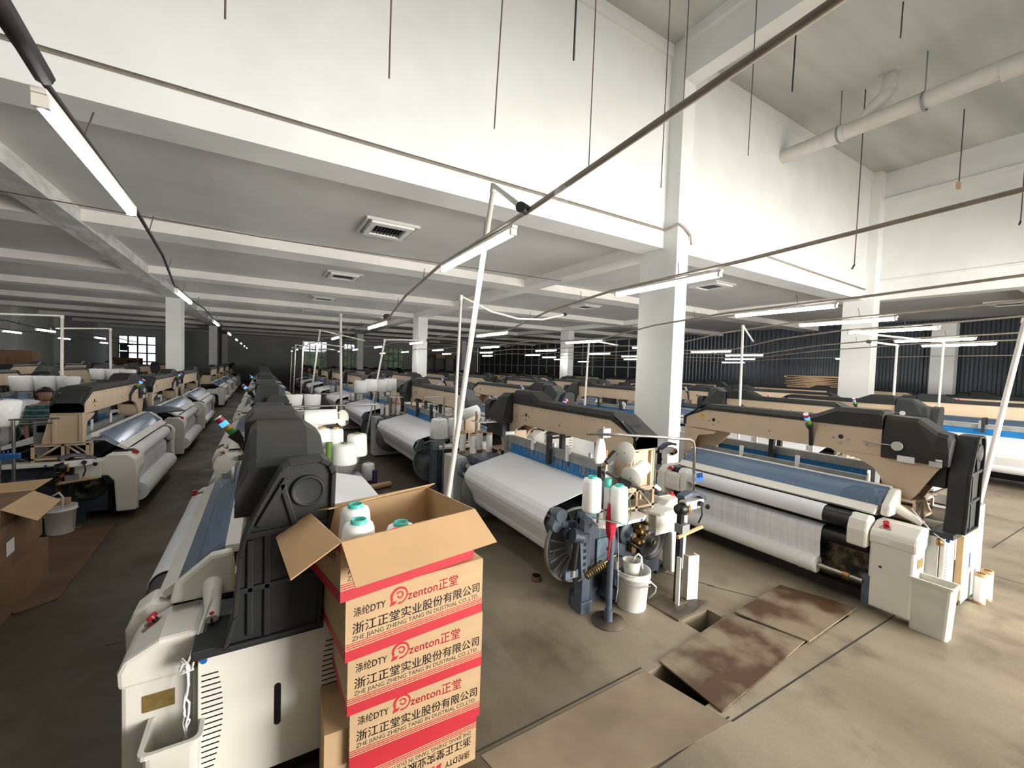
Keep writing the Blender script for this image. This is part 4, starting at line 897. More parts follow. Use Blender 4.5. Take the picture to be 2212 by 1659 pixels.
# selvedge strings into the bins
for X, Y, l in ((XA, 2.34, 'knotted white selvedge yarn hanging from the near left loom into its bin'), (XC, 1.10, 'thin white selvedge yarn running into the bin beside loom 35')):
    b = MB(); rnd = random.Random(5); x = X+0.28
    b.tube([(X+0.36, Y+0.30, 0.99), (X+0.31, Y+0.15, 0.84), (x, Y+0.03, 0.77)], 0.005, PAPER, 6)
    if X < 0:
        for q in range(3):
            P = [(x+rnd.uniform(-.012, .012), Y+0.035+rnd.uniform(-.012, .012), 0.77-0.045*i) for i in range(9)]; P[0] = (x, Y+0.03, 0.775); b.tube(P, 0.005, PAPER, 5)
        for q in range(10): b.tube([(x+rnd.uniform(-.03, .03), Y+0.04+rnd.uniform(-.02, .02), 0.78+rnd.uniform(-.05, .03)), (x+rnd.uniform(-.03, .03), Y+0.03, 0.75)], 0.004, PAPER, 5)
        b.tube([(x, Y+0.04, 0.42), (x+0.01, Y+0.05, 0.30), (x, Y+0.06, 0.15)], 0.004, PAPER, 5)
    else: b.tube([(x, Y+0.03, 0.77), (x-0.01, Y+0.04, 0.6), (x-0.03, Y+0.05, 0.42), (x-0.06, Y+0.06, 0.1)], 0.004, PAPER, 5)
    tag(b.build('selvedge_yarn'), l, 'yarn')
b = MB(); b.box(XC+0.62, XC+0.64, 1.10, 1.145, 0.18, 0.78, CARD); tag(b.build('cardboard_sheet'), 'brown cardboard sheet leaning on the end of loom 35', 'cardboard')
# ------------------------------------------------------------------ floor plates, stands, buckets
def plate(pts, z, m, label):
    b = MB(); b.prism(pts, 'z', z, z+0.012, m); return tag(b.build('floor_plate'), label, 'floor plate', 'steel plates over the floor trench')
plate([(2.61, 2.05), (3.70, 2.17), (3.89, 1.63), (2.58, 1.53)], 0.002, RUST, 'large rusty steel plate lying tilted over the floor trench, brown wet patch on it')
plate([(3.74, 2.15), (4.66, 2.21), (4.88, 1.63), (3.89, 1.60)], 0.016, RUST, 'rusty steel plate in front of the cloth roll of loom 35')
plate([(3.17, 2.68), (3.43, 2.68), (3.72, 2.39), (3.18, 2.32)], 0.002, RUSTD, 'small oily plate under the black feeder post')
b = MB(); b.prism([(1.08, 2.02), (2.44, 2.04), (2.57, 1.46), (1.87, 1.50), (1.2, 1.48)], 'z', 0.0006, 0.0035, mat('brown_concrete_slab', (0.30, 0.235, 0.165), 0.6, scale=2.5, col2=(0.20, 0.15, 0.10), lo=0.35, hi=0.65, detail=7)); tag(b.build('floor_plate'), 'brownish concrete cover slab at the bottom centre beside the carton stack', 'floor plate', 'steel plates over the floor trench')
b = MB(); b.cyl((2.47, 3.51, 0), (2.47, 3.51, 0.05), 0.055, CARDD, n=20); b.cyl((2.47, 3.51, 0.0505), (2.47, 3.51, 0.052), 0.042, GREASE, n=20); tag(b.build('paper_ring'), 'small brown paper ring lying on the floor behind the carton stack', 'ring')
b = MB(); b.prism([(-2.5, 6.9), (-1.62, 7.3), (-1.55, 5.2), (-1.75, 5.05), (-2.4, 5.3)], 'z', 0.0, 0.015, BOARD); tag(b.build('floor_board'), 'reddish brown board on the floor under the left bucket', 'board')

def bucket(label, loc, r=0.155, h=0.36, cup=True):
    t = thing('bucket', label, 'bucket', loc, 0, 'white plastic buckets')
    b = MB(); b.lathe((0, 0, 0), [(0, 0.0), (r*0.82, 0.0), (r*0.85, 0.01), (r*0.97, h*0.84), (r*1.06, h*0.85), (r*1.06, h*0.91), (r, h*0.92), (r*1.03, h*0.97), (r*1.05, h), (r*0.99, h), (r*0.8, 0.02), (0, 0.02)], BUCKETM, n=32, caps=False); b.build('pail', t)
    b = MB(); b.tube([(-r*1.06, 0, h*0.9), (-r*1.1, -r*0.5, h*0.80), (-r*0.6, -r*1.05, h*0.72), (r*0.3, -r*1.12, h*0.72)], 0.004, DULL, 6); b.build('bail', t)
    if cup:
        b = MB(); b.lathe((-0.02, 0.0, h*0.82), [(0.0, 0), (0.065, 0), (0.085, 0.15), (0.080, 0.15), (0.06, 0.08), (0, 0.08)], BINM, n=22, caps=False); b.build('scoop', t)
        b = MB(); b.tube([(0.02, 0.02, h+0.0), (0.03, 0.01, h+0.10), (0.055, -0.01, h+0.13), (0.085, -0.02, h+0.10), (0.095, -0.03, h-0.02)], 0.010, BUCKETM, 8); b.build('hose', t)
        b = MB(); b.cyl((r*0.9, -0.05, h*0.60), (r*1.15, -0.06, h*0.60), 0.016, BINM); b.tube([(r*1.15, -0.06, h*0.6), (r*1.7, -0.06, h*0.4), (r*1.8, -0.04, 0.08), (r*1.5, 0, 0.01)], 0.007, BINM, 6); b.build('tap', t)
    return t
bucket('white bucket with a scoop and hose inside, beside the blue-grey post', (3.00, 2.70, 0))
bk = bucket('white bucket on the brown board by the left loom, small carton on it', (-2.10, 7.14, 0.015), 0.145, 0.33, False)
b = MB(); b.box(-2.17, -2.02, 7.09, 7.20, 0.36, 0.43, CARD); tag(b.build('small_box'), 'small brown box resting on the left bucket', 'box')
b = MB(); b.tube([(-2.06, 7.06, 0.3), (-2.05, 7.05, 0.47), (-2.08, 7.04, 0.53), (-2.13, 7.03, 0.50)], 0.012, BUCKETM, 7); tag(b.build('plastic_hook'), 'white bent hose standing in the left bucket', 'hose')

def feeder(label, loc, rz=0.0):
    t = thing('weft_feeder', label, 'weft feeder', loc, rz, 'weft feeders on posts')
    b = MB(); b.loft([[(x, s*0.045*k, 0.02+z) for s, z in ((-1, -0.05), (1, -0.05), (1, 0.03), (-1, 0.03))] for x, k in ((-0.12, 0.9), (0.0, 1.1), (0.14, 0.9))], PAPER); b.build('housing', t, 0.01)
    b = MB(); b.loft([[(x, -0.05, z), (x, 0.05, z), (x, 0.04, z+0.035), (x, -0.04, z+0.035)] for x, z in ((-0.16, 0.075), (-0.05, 0.10), (0.06, 0.085), (0.17, 0.03))], NAVY); b.build('handle', t, 0.006)
    b = MB(); b.lathe((-0.10, 0, -0.02), [(0, 0), (0.055, 0), (0.06, 0.03), (0.05, 0.06), (0.045, 0.09), (0, 0.09)], GREASE, (-1, 0, 0), 22); b.build('drum', t)
    b = MB(); b.lathe((-0.095, 0, -0.02), [(0.058, 0), (0.066, 0.004), (0.066, 0.014), (0.058, 0.018)], ORANGE, (1, 0, 0), 22, False); b.build('yarn_ring', t)
    b = MB(); b.cyl((0.05, -0.055, 0.02), (0.05, -0.08, 0.02), 0.025, GREASE); b.tube([(0.05, -0.075, 0.0), (0.06, -0.08, -0.08), (0.04, -0.06, -0.16)], 0.008, CABLE, 6); b.lathe((0.15, -0.05, -0.02), [(0, 0), (0.022, 0.01), (0.024, 0.03), (0, 0.045)], GREASE, (0, -1, 0)); b.build('connector', t)
    return t
def black_post(label, x, y, h):
    t = thing('feeder_post', label, 'post', (x, y, 0), 0, 'black feeder posts')
    b = MB(); b.box(-0.024, 0.024, -0.024, 0.024, 0.014, h, GREASE); b.build('column', t)
    b = MB(); b.box(-0.09, 0.09, -0.06, 0.06, 0.002, 0.016, RUST)
    for i in (-1, 1): b.cyl((0.07*i, 0.0, 0.016), (0.07*i, 0.0, 0.026), 0.01, RUST, n=6)
    b.build('base_plate', t)
    b = MB(); b.cyl((-0.10, -0.05, h*0.66), (0.26, -0.05, h*0.70), 0.018, KRAFT, n=12); b.box(-0.045, 0.06, -0.06, 0.03, h*0.68, h*0.76, DULL); b.build('clamp_rod', t)
    return t
black_post('black square post carrying the weft feeder right of the white bucket', 3.43, 2.53, 1.02); feeder('weft feeder with navy handle on the post right of the white bucket', (3.47, 2.53-0.075, 0.97))
b = MB(); b.prism([(3.54, 2.50), (3.66, 2.47), (3.67, 2.53), (3.655, 2.533), (3.65, 2.49), (3.55, 2.515), (3.56, 2.56), (3.545, 2.563)], 'z', 0.0, 0.44, CREAM); b.box(3.375, 3.392, 2.47, 2.51, 0.014, 0.47, CREAM); tag(b.build('plastic_channel'), 'white U-shaped cover standing beside the black feeder post', 'cover')
black_post('black post with feeder behind the far end of loom 35', 5.40, 4.42, 1.0); feeder('weft feeder behind the white control cover left of loom 35', (5.47, 4.33, 0.98), PI)
black_post('black post by the left bucket carrying a weft feeder', -2.05, 7.32, 0.9); feeder('weft feeder with grey-blue top at the near end of the left loom', (-1.98, 7.24, 0.83), 0.5)

# yarn stand at the near end of the two-cone loom
t = thing('yarn_stand', 'blue-grey pole stand carrying two turquoise-topped cones, red cloth tied on', 'yarn stand', (2.63, 2.62, 0))
b = MB(); b.cyl((0, 0, 0.01), (0, 0, 1.06), 0.026, STEELB, n=16); b.cyl((0, 0, 0.01), (0, 0, 0.11), 0.036, STEELB, n=16); b.lathe((0, 0, 0.002), [(0, 0), (0.15, 0), (0.15, 0.008), (0.05, 0.012), (0, 0.012)], RUSTD, n=24); b.build('post', t)
b = MB(); b.cyl((-0.02, 0.16, 0.83), (0.0, 0.16, 1.70), 0.013, METAL, n=10); b.tube([(-0.22, 0.12, 1.655), (0.5, 0.06, 1.60), (1.02, 0.0, 1.545), (1.07, 0.0, 1.52), (1.085, 0, 1.46), (1.10, 0, 1.03)], 0.013, METAL, 9); b.box(-0.05, 0.04, 0.10, 0.16, 1.61, 1.69, DULL); b.build('rod_frame', t)
b = MB(); b.box(-0.03, 0.02, 0.13, 0.18, 1.22, 1.34, GREASE); b.obox((0.05, 0.1, 1.43), (0.8, 0, 0.6), (0, 1, 0), (-0.6, 0, 0.8), 0.07, 0.022, 0.022, GREASE); b.cyl((0.0, 0.10, 1.30), (0.28, -0.10, 1.15), 0.014, RUSTD, n=10); b.obox((0.13, 0.0, 1.22), (0.8, -0.5, -0.4), (0.5, 0.8, 0), (0.3, -0.2, 0.9), 0.05, 0.03, 0.03, GREASE)
b.tube([(-0.30, 0.02, 1.00), (-0.10, 0.05, 0.99), (0, 0, 1.0)], 0.010, DULL, 6); b.build('bracket', t)
d1 = Vector((0.93, 0.2, 0.30)).normalized(); d2 = Vector((0.97, 0.15, -0.06)).normalized()
for p, d in ((Vector((0.20, 0.0, 1.25)), d1), (Vector((0.165, 0.05, 1.47)), d2)):
    b = MB(); b.lathe(p, [(0, 0), (0.098, 0.012), (0.10, 0.018), (0, 0.014)], BINM, d, 26); b.cyl(p, p+d*0.22, 0.008, METAL, n=8); b.build('tension_disc', t)
b = MB(); rnd = random.Random(9); R = []
for z, r in ((1.05, 0.035), (1.0, 0.042), (0.92, 0.05), (0.85, 0.045), (0.78, 0.034), (0.74, 0.02)): R.append([Vector(((r+rnd.uniform(-.010, .014))*math.cos(2*PI*k/12)-0.012, (r+rnd.uniform(-.01, .014))*math.sin(2*PI*k/12), z)) for k in range(12)])
b.loft(R, REDCL, True, True); b.tube([(-0.05, -0.04, 0.80), (-0.07, -0.04, 0.66), (-0.06, -0.03, 0.58)], 0.008, REDCL, 5); b.build('red_cloth', t)
b = MB(); b.tube([(0.03, -0.03, 0.95), (0.06, -0.03, 0.6), (0.05, -0.05, 0.3), (0.02, -0.06, 0.2)], 0.0022, PAPER, 5); b.tube([(-0.16, -0.02, 0.86), (-0.155, -0.02, 0.7), (-0.17, -0.02, 0.55)], 0.002, TEAL, 5); b.tube([(-0.28, -0.05, 0.99), (0.05, -0.12, 0.89), (0.28, 0.05, 0.88), (0.33, 0.12, 1.02), (0.33, 0.16, 1.2)], 0.004, mat('green_cord', (0.05, 0.28, 0.17), 0.6), 6); b.build('threads', t)
b = MB(); R = []
for z, w, dp in ((1.60, 0.03, 0.02), (1.55, 0.05, 0.035), (1.48, 0.06, 0.035), (1.42, 0.065, 0.03), (1.385, 0.05, 0.012)): R.append([Vector((-0.06+w*math.cos(2*PI*k/14), 0.12+dp*math.sin(2*PI*k/14), z+0.006*math.sin(k*2.3))) for k in range(14)])
b.loft(R, PAPER, True, True); b.box(-0.005, 0.01, 0.10, 0.115, 1.33, 1.50, WOOD); tag(b.build('work_glove'), 'white work glove hanging on the rod of the two-cone stand', 'glove'); bpy.context.view_layer.update()
g = [o for o in C.objects if o.name.startswith('work_glove')][0]; g.location = (2.63, 2.62, 0)
cone_obj('left standing cone with a turquoise ring on the blue-grey stand', (2.365, 2.60, 1.02), r0=0.080, r1=0.077, h=0.27)
cone_obj('right standing cone with a turquoise ring atop the blue-grey pole', (2.66, 2.58, 0.90), r0=0.080, r1=0.074, h=0.29)
c = cone_obj('cone lying sideways on the cream disc, above the blue-grey stand', Vector((2.63, 2.62, 0))+Vector((0.20, 0, 1.25))+d1*0.02, r0=0.075, r1=0.066, h=0.23); c.rotation_mode = 'QUATERNION'; c.rotation_quaternion = Vector((0, 0, 1)).rotation_difference(d1)
b = MB(); b.cyl((2.60, 2.66, 0.90), (2.60, 2.66, 1.26), 0.03, PAPER, n=16); pt = b.build('paper_tube'); b = MB(); b.cyl((2.60, 2.66, 1.19), (2.60, 2.66, 1.262), 0.0305, TEAL, n=16); b.build('tube_tip', pt); tag(pt, 'thin white tube with turquoise tip behind the right standing cone', 'tube')

# bobbins on racks
bob0 = thing('bobbin', 'bobbin', 'bobbin', (0, 0, 0), 0, 'paper tube bobbins')
b = MB(); b.cyl((0, 0, 0.025), (0, 0, 0.275), 0.044, CONE, n=20); b.build('yarn', bob0)
b = MB(); b.lathe((0, 0, 0), [(0.03, 0), (0.045, 0.0), (0.045, 0.027), (0.03, 0.027)], KRAFT, n=20); b.lathe((0, 0, 0.272), [(0.034, 0), (0.044, 0.0), (0.044, 0.03), (0.034, 0.03)], KRAFT, n=20, caps=False); b.build('paper_tube', bob0)
nb = [0]
def bobbin(x, y, z, label):
    if nb[0] == 0: o = bob0; o.location = (x, y, z); o['label'] = label
    else: o = dup(bob0, (x, y, z), 0, label)
    nb[0] += 1
def rack(x, y, z, label, where, near=True):
    t = thing('bobbin_rack', label, 'rack', (x, y, z), 0, 'bobbin racks on grey cabinets')
    b = MB(); b.box(-0.23, 0.23, -0.20, 0.20, 0.0, 0.014, RUSTD); b.build('tray', t)
    b = MB(); b.cyl((0, 0, 0.014), (0, 0, 0.62), 0.013, METAL, n=10); b.build('post', t)
    b = MB(); b.box(-0.02, 0.30, -0.13, 0.13, 0.46, 0.475, PAPER)
    for i in range(4):
        for j in (-1, 1): b.lathe((0.03+0.08*i, 0.07*j, 0.475), [(0.0, 0), (0.018, 0.002), (0.008, 0.03), (0, 0.032)], DULL, n=8)
    b.build('tension_plate', t)
    for (dx, dy, l) in ((-0.16, 0.10, 'far left'), (-0.10, -0.13, 'near left'), (0.12, 0.10, 'far right'), (0.17, -0.11, 'near right')): bobbin(x+dx, y+dy, z+0.014, '%s bobbin %s' % (l, where))
rack(2.70, 5.50, 0.93, 'bobbin rack on the grey cabinet behind the slanted pole', 'on the rack behind the slanted white pole')
rack(2.70, 10.28, 0.93, 'bobbin rack on the second grey cabinet, near the square-corner pole', 'on the rack by the hanging wrapped cones')
rack(2.70, 14.68, 0.93, 'third bobbin rack back along the warp-facing row', 'on the third rack back')
rack(2.70, 19.15, 0.93, 'fourth bobbin rack back along the warp-facing row', 'on the fourth rack back')
b = MB(); b.box(6.0, 6.5, 1.18, 1.5, 0.93, 0.945, RUSTD); tag(b.build('tray'), 'brown tray on the grey cabinet of loom 35', 'tray')
bobbin(6.16, 1.24, 0.945, 'front bobbin on the cabinet of loom 35'); bobbin(6.33, 1.34, 0.945, 'rear bobbin on the cabinet of loom 35')
bobbin(6.17, 1.09, 0.0, 'front bobbin standing on the floor beside loom 35'); bobbin(6.33, 1.075, 0.0, 'rear bobbin standing on the floor beside loom 35')
b = MB(); b.cyl((1.75, 7.6, 0), (1.75, 7.6, 0.3), 0.045, PURPLET, n=16); tag(b.build('paper_tube'), 'purple tube standing on the floor of the back aisle', 'tube')
b = MB(); b.cyl((1.45, 7.35, 0.05), (2.0, 7.5, 0.05), 0.05, KRAFT, n=16); tag(b.build('paper_tube'), 'brown paper tube lying on the back aisle floor', 'tube')
cone_obj('wrapped cone standing on the back aisle floor by the purple tube', (1.72, 8.0, 0.02), BINM, 0.12, 0.11, 0.30)

# yarn stands with wrapped cones at the loom ends
def ystand(x, y, h, label, arm):
    t = thing('yarn_stand', label, 'yarn stand', (x, y, 0), 0, 'yarn stands at the loom ends')
    b = MB(); b.cyl((0, 0, 0.0), (0, 0, h), 0.016, METAL, n=10); b.lathe((0, 0, 0), [(0, 0), (0.12, 0), (0.12, 0.01), (0, 0.01)], RUSTD, n=18); b.build('post', t)
    b = MB(); b.cyl((-arm, 0, h), (arm*0.9, 0.0, h+0.01), 0.011, METAL, n=8); b.build('cross_rod', t); return t
ystand(0.80, 5.55, 1.66, 'yarn stand with a long cross rod at the end of the near left loom', 0.55)
t = thing('tension_bracket', 'dark bracket with cream discs on the stand behind the near black cover', 'bracket', (0.72, 5.5, 1.42))
b = MB(); b.obox((0, 0, 0), (0.95, 0, 0.2), (0, 1, 0), (-0.2, 0, 0.95), 0.22, 0.03, 0.025, GREASE); b.build('arm', t)
for dx, dz in ((-0.14, 0.03), (-0.12, -0.14), (0.13, 0.10)): b = MB(); b.lathe((dx, -0.04, dz), [(0, 0), (0.10, 0.008), (0.10, 0.014), (0, 0.012)], BINM, (0.6, -0.8, 0.1), 22); b.build('disc', t)
c = cone_obj('cone lying sideways with green tube above the near black end cover', (0.42, 5.46, 1.53), GREENT, 0.10, 0.09, 0.36); c.rotation_euler = (0.1, PI/2-0.05, 0)
for x, z, r, l in ((0.50, 1.18, 0.07, 'first'), (0.63, 1.17, 0.09, 'second'), (0.78, 1.16, 0.085, 'third')): cone_obj('%s upright cone on the stand behind the near black cover' % l, (x, 5.42-0.0*x, z), KRAFT, r, r*0.96, 0.22)
b = MB(); b.cyl((0.68, 5.28, 1.02), (0.685, 5.28, 1.26), 0.036, GREENT, n=18); tag(b.build('paper_tube'), 'empty green tube beside the plastic-wrapped cone', 'tube')
cone_obj('large cone in clear plastic film with a green top, over the warp aisle', (0.86, 5.30, 0.97), GREENT, 0.145, 0.13, 0.24, None, True)
cone_obj('large unwrapped cone with a green top behind the film-wrapped one', (1.03, 5.45, 1.03), GREENT, 0.125, 0.115, 0.27)
ystand(0.95, 10.6, 1.45, 'second yarn stand back in the aisle left of the square-corner pole', 0.7)
cone_obj('left cone of the pair on the second yarn stand back', (0.62, 10.5, 1.12), PURPLET, 0.15, 0.19, 0.32); cone_obj('right cone of the pair on the second yarn stand back', (1.0, 10.5, 1.12), PURPLET, 0.16, 0.18, 0.32)
ystand(2.62, 6.55, 1.68, 'yarn stand partly hidden behind the slanted white pole', 0.35)
cone_obj('white cone hung left of the slanted pole, film trailing below', (2.50, 6.45, 1.0), BINM, 0.145, 0.125, 0.32, None, True); cone_obj('white cone half hidden by the slanted white pole', (2.80, 6.5, 1.03), BINM, 0.13, 0.12, 0.28, None, True)
c = cone_obj('tilted cone just right of the slanted white pole', (2.92, 6.55, 1.36), BINM, 0.09, 0.085, 0.32); c.rotation_euler = (0.1, 1.25, 0)
ystand(2.45, 10.75, 1.7, 'yarn stand holding the bundle of wrapped cones, centre', 0.5)
for i, (dx, dz) in enumerate(((-0.32, 0), (-0.08, 0.04), (0.18, 0.03), (0.38, 0.06))): cone_obj('%s cone of the wrapped bundle left of centre' % ORD[i], (2.42+dx, 10.7, 1.46+dz), PURPLET, 0.165, 0.155, 0.30, None, i in (0, 2))
for bx, by, bz, nm in ((-3.78, 12.2, 1.42, 'bundle above the person at left'), (-3.75, 16.6, 1.48, 'bundle behind the left loom'), (-2.72, 7.15, 1.33, 'bundle at the left edge')):
    ystand(bx+0.05, by+0.2, bz, 'yarn stand under the cone %s' % nm, 0.5)
    for i, dx in enumerate((-0.33, 0.0, 0.33) if bx < -3 else (-0.2, 0.12)): cone_obj('%s cone of the wrapped %s' % (ORD[i], nm), (bx+dx, by, bz), PURPLET, 0.15, 0.185, 0.30, None, True)
ystand(-2.45, 7.05, 1.42, 'thin yarn rod with a blue clip at the left edge', 0.42)
b = MB(); b.box(-2.56, -2.40, 7.02, 7.08, 0.98, 1.03, BLUEB)
for i in range(4): b.box(-2.56+0.035*i, -2.55+0.035*i, 7.02, 7.04, 1.03, 1.07, BLUEB)
tag(b.build('blue_clip'), 'blue plastic clip on the rod at the left edge', 'clip')
b = MB(); b.cyl((3.72, 2.62, 1.10), (3.72, 2.62, 1.20), 0.03, FILM); b.box(3.74, 3.86, 2.60, 2.64, 1.12, 1.155, BLUEB)
for i in range(4): b.box(3.75+0.028*i, 3.757+0.028*i, 2.60, 2.615, 1.155, 1.20, BLUEB)
tag(b.build('blue_clip'), 'blue plastic comb clip on the bent rod before loom 35', 'clip')
# nozzle tray behind the open carton
t = thing('tension_tray', 'white tray of small green-topped tensioners behind the open carton', 'tray', (1.06, 3.55, 0.94), -0.1)
b = MB(); b.box(-0.16, 0.22, -0.10, 0.14, 0, 0.05, CREAM); b.build('tray', t); b = MB(); b.cyl((0.08, 0.02, -0.94), (0.08, 0.02, 0.13), 0.014, METAL, n=10); b.cyl((-0.15, 0.10, 0.10), (0.2, 0.12, 0.12), 0.012, GREASE); b.tube([(-0.15, -0.08, 0.04), (-0.08, -0.02, 0.11), (0.02, 0.02, 0.12), (0.08, 0.02, 0.11)], 0.008, CABLE, 6); b.build('post', t)
for dx, dy in ((-0.10, 0.02), (-0.02, 0.03), (0.06, 0.07), (0.17, 0.07)): b = MB(); b.lathe((dx, dy, 0.05), [(0, 0), (0.024, 0.003), (0.014, 0.018), (0.016, 0.022)], DULL, n=12); b.lathe((dx, dy, 0.07), [(0, 0), (0.013, 0.004), (0.006, 0.02), (0, 0.024)], TEAL, n=10); b.build('tensioner', t)
cone_obj('cone standing on the aisle floor behind the open carton, dark green tip', (1.62, 5.2, 0.0), GREENT, 0.10, 0.09, 0.25)

# flat cardboard stack, shelf, umbrella cover
t = thing('cardboard_stack', 'stack of flat cardboard sheets on top of the looms by the metal wall', 'cardboard', (20.85, 8.6, 0))
b = MB(); b.box(-0.5, 0.5, -0.6, 0.9, 0, 1.75, CORR); b.build('pallet_cart', t)
for i in range(7): b = MB(); b.obox((0, 0.1+0.04*(i % 3), 1.78+i*0.075), (1, 0, 0), (0, 1, 0.05*(i % 2)), (0, -0.05*(i % 2), 1), 0.6, 1.1+0.05*(i % 2), 0.035, CARD); b.build('sheet', t)
b = MB()
for x in (0, 1.2, 2.4): b.box(x-0.04, x+0.04, -0.3, 0.3, 0, 3.4, RUSTD)
for z in (1.2, 2.1, 3.0): b.box(0, 2.4, -0.3, 0.3, z, z+0.06, WOOD)
b.box(0.1, 2.3, -0.28, 0.28, 3.06, 3.5, CARD); o = b.build('storage_rack'); o.location = (16.3, 44.0, 0); tag(o, 'brown storage rack far back right of centre', 'rack')
b = MB(); R = []
for z, r in ((1.22, 0.02), (1.20, 0.18), (1.15, 0.30), (1.11, 0.34), (1.10, 0.30)): R.append([Vector((r*1.5*math.cos(2*PI*k/16), r*math.sin(2*PI*k/16), z)) for k in range(16)])
b.loft(R, NAVY, True, True); o = b.build('plastic_sheet'); o.location = (-1.88, 11.05, -0.02); tag(o, 'dark blue plastic sheet bunched between the two left looms', 'sheet')
for x, y, z, rz, l in ((-9.6, 27.0, 1.75, 0.1, 'brown carton on the looms in front of the left wall'), (-9.2, 44.0, 1.5, 0.0, 'brown carton below the bright window')):
    carton((x, y, 0), rz, 1.6, 1.2, z+0.55, l, 'plain', CARDD, 'cartons in the left background')

# ------------------------------------------------------------------ the person
def person(loc, rz):
    root = thing('person', 'person in a teal checked shirt and black trousers standing behind the left loom', 'person', loc, rz)
    V = {'pelvis': (0, 0, 0.80), 'belly': (0, -0.01, 0.93), 'chest': (0, -0.01, 1.10), 'sternum': (0, 0, 1.19), 'neck': (0, -0.012, 1.275), 'skull': (0, -0.02, 1.345)}
    for s, n in ((-1, 'l'), (1, 'r')):
        V.update({n+'sh': (0.135*s, 0, 1.205), n+'el': (0.20*s, 0.02, 0.96), n+'wr': (0.19*s, -0.08, 0.76), n+'pa': (0.185*s, -0.115, 0.69), n+'hip': (0.085*s, 0, 0.76), n+'kn': (0.095*s, -0.01, 0.42), n+'an': (0.10*s, 0.02, 0.08), n+'toe': (0.11*s, -0.14, 0.035)})
    E = [('pelvis', 'belly'), ('belly', 'chest'), ('chest', 'sternum'), ('sternum', 'neck'), ('neck', 'skull')]
    for n in 'lr': E += [('sternum', n+'sh'), (n+'sh', n+'el'), (n+'el', n+'wr'), (n+'wr', n+'pa'), ('pelvis', n+'hip'), (n+'hip', n+'kn'), (n+'kn', n+'an'), (n+'an', n+'toe')]
    Rr = {'pelvis': 0.125, 'belly': 0.12, 'chest': 0.125, 'sternum': 0.095, 'neck': 0.05, 'skull': 0.06, 'sh': 0.055, 'el': 0.042, 'wr': 0.027, 'pa': 0.032, 'hip': 0.09, 'kn': 0.058, 'an': 0.04, 'toe': 0.032}
    names = list(V); P = [V[n] for n in names]; ED = [(names.index(a), names.index(c)) for a, c in E]; RR = [Rr.get(n, Rr.get(n[1:], 0.05)) for n in names]
    for s, n in ((-1, 'l'), (1, 'r')):                                    # five fingers on each palm
        base = names.index(n+'pa')
        for i, (dy, L) in enumerate(((-0.028, 0.060), (-0.010, 0.068), (0.008, 0.064), (0.025, 0.050))):
            p = V[n+'pa']; a = (p[0], p[1]+dy, p[2]-0.035); m2 = (p[0]-0.006*s, p[1]+dy-0.004, p[2]-0.035-L*0.55); c = (p[0]-0.018*s, p[1]+dy-0.006, p[2]-0.035-L)
            k = len(P); P += [a, m2, c]; RR += [0.010, 0.009, 0.008]; ED += [(base, k), (k, k+1), (k+1, k+2)]
        p = V[n+'wr']; a = (p[0]-0.01*s, p[1]-0.045, p[2]-0.05); c = (p[0]-0.02*s, p[1]-0.07, p[2]-0.09); k = len(P); P += [a, c]; RR += [0.011, 0.009]; ED += [(base, k), (k, k+1)]
    me = bpy.data.meshes.new('body'); me.from_pydata(P, ED, []); body = bpy.data.objects.new('body', me); C.objects.link(body)
    md = body.modifiers.new('skin', 'SKIN'); md.use_smooth_shade = True
    for i, v in enumerate(me.skin_vertices[0].data): v.radius = (RR[i], RR[i]*(0.78 if RR[i] > 0.09 else 1)); v.use_root = (i == 0)
    sb = body.modifiers.new('smooth', 'SUBSURF'); sb.levels = 1; sb.render_levels = 1
    dg = bpy.context.evaluated_depsgraph_get(); me2 = bpy.data.meshes.new_from_object(body.evaluated_get(dg)); bpy.data.objects.remove(body)
    # head joined into the same mesh: skull rings, nose, ears
    q = MB(); n = 24; R = []
    for z, rx, ry, cy in ((1.30, 0.045, 0.045, -0.01), (1.33, 0.056, 0.068, -0.028), (1.355, 0.066, 0.084, -0.028), (1.39, 0.074, 0.092, -0.024), (1.43, 0.079, 0.096, -0.018), (1.465, 0.078, 0.096, -0.012), (1.50, 0.068, 0.085, -0.008), (1.525, 0.045, 0.058, -0.004), (1.535, 0.012, 0.016, -0.004)):
        ring = []
        for k in range(n):
            a = 2*PI*k/n; x, y = math.cos(a), math.sin(a); dent = 0.0
            if y < -0.6 and 1.42 < z < 1.44: dent = 0.006*abs(x) > 0.0015 and 0.007 or 0.0
            ring.append(Vector((rx*x, cy+ry*y+dent, z)))
        R.append(ring)
    q.loft(R, SKIN, True, True)
    q.loft([[Vector((0.010*k, -0.113, 1.43)) if j == 0 else Vector((0.012*k, -0.105, 1.425)) for j, k in ((0, -0.5), (0, 0.5), (1, 1), (1, -1))], [Vector((0.011*k, -0.132, 1.398)) if j == 0 else Vector((0.017*k, -0.108, 1.392)) for j, k in ((0, -0.6), (0, 0.6), (1, 1), (1, -1))]], SKIN, True, True)
    for s in (-1, 1): q.lathe((0.078*s, -0.01, 1.415), [(0, 0), (0.02, 0.004), (0.024, 0.010), (0.012, 0.016), (0, 0.014)], SKIN, (s, 0.3, 0), 12)
    bm = bmesh.new(); bm.from_mesh(me2); k0 = q.mesh('head'); bm.from_mesh(k0); me3 = bpy.data.meshes.new('body'); bm.to_mesh(me3); bm.free(); me3.materials.append(SKIN)
    for p in me3.polygons: p.use_smooth = True; p.material_index = 0
    body = bpy.data.objects.new('body', me3); C.objects.link(body); body.parent = root
    b = MB()
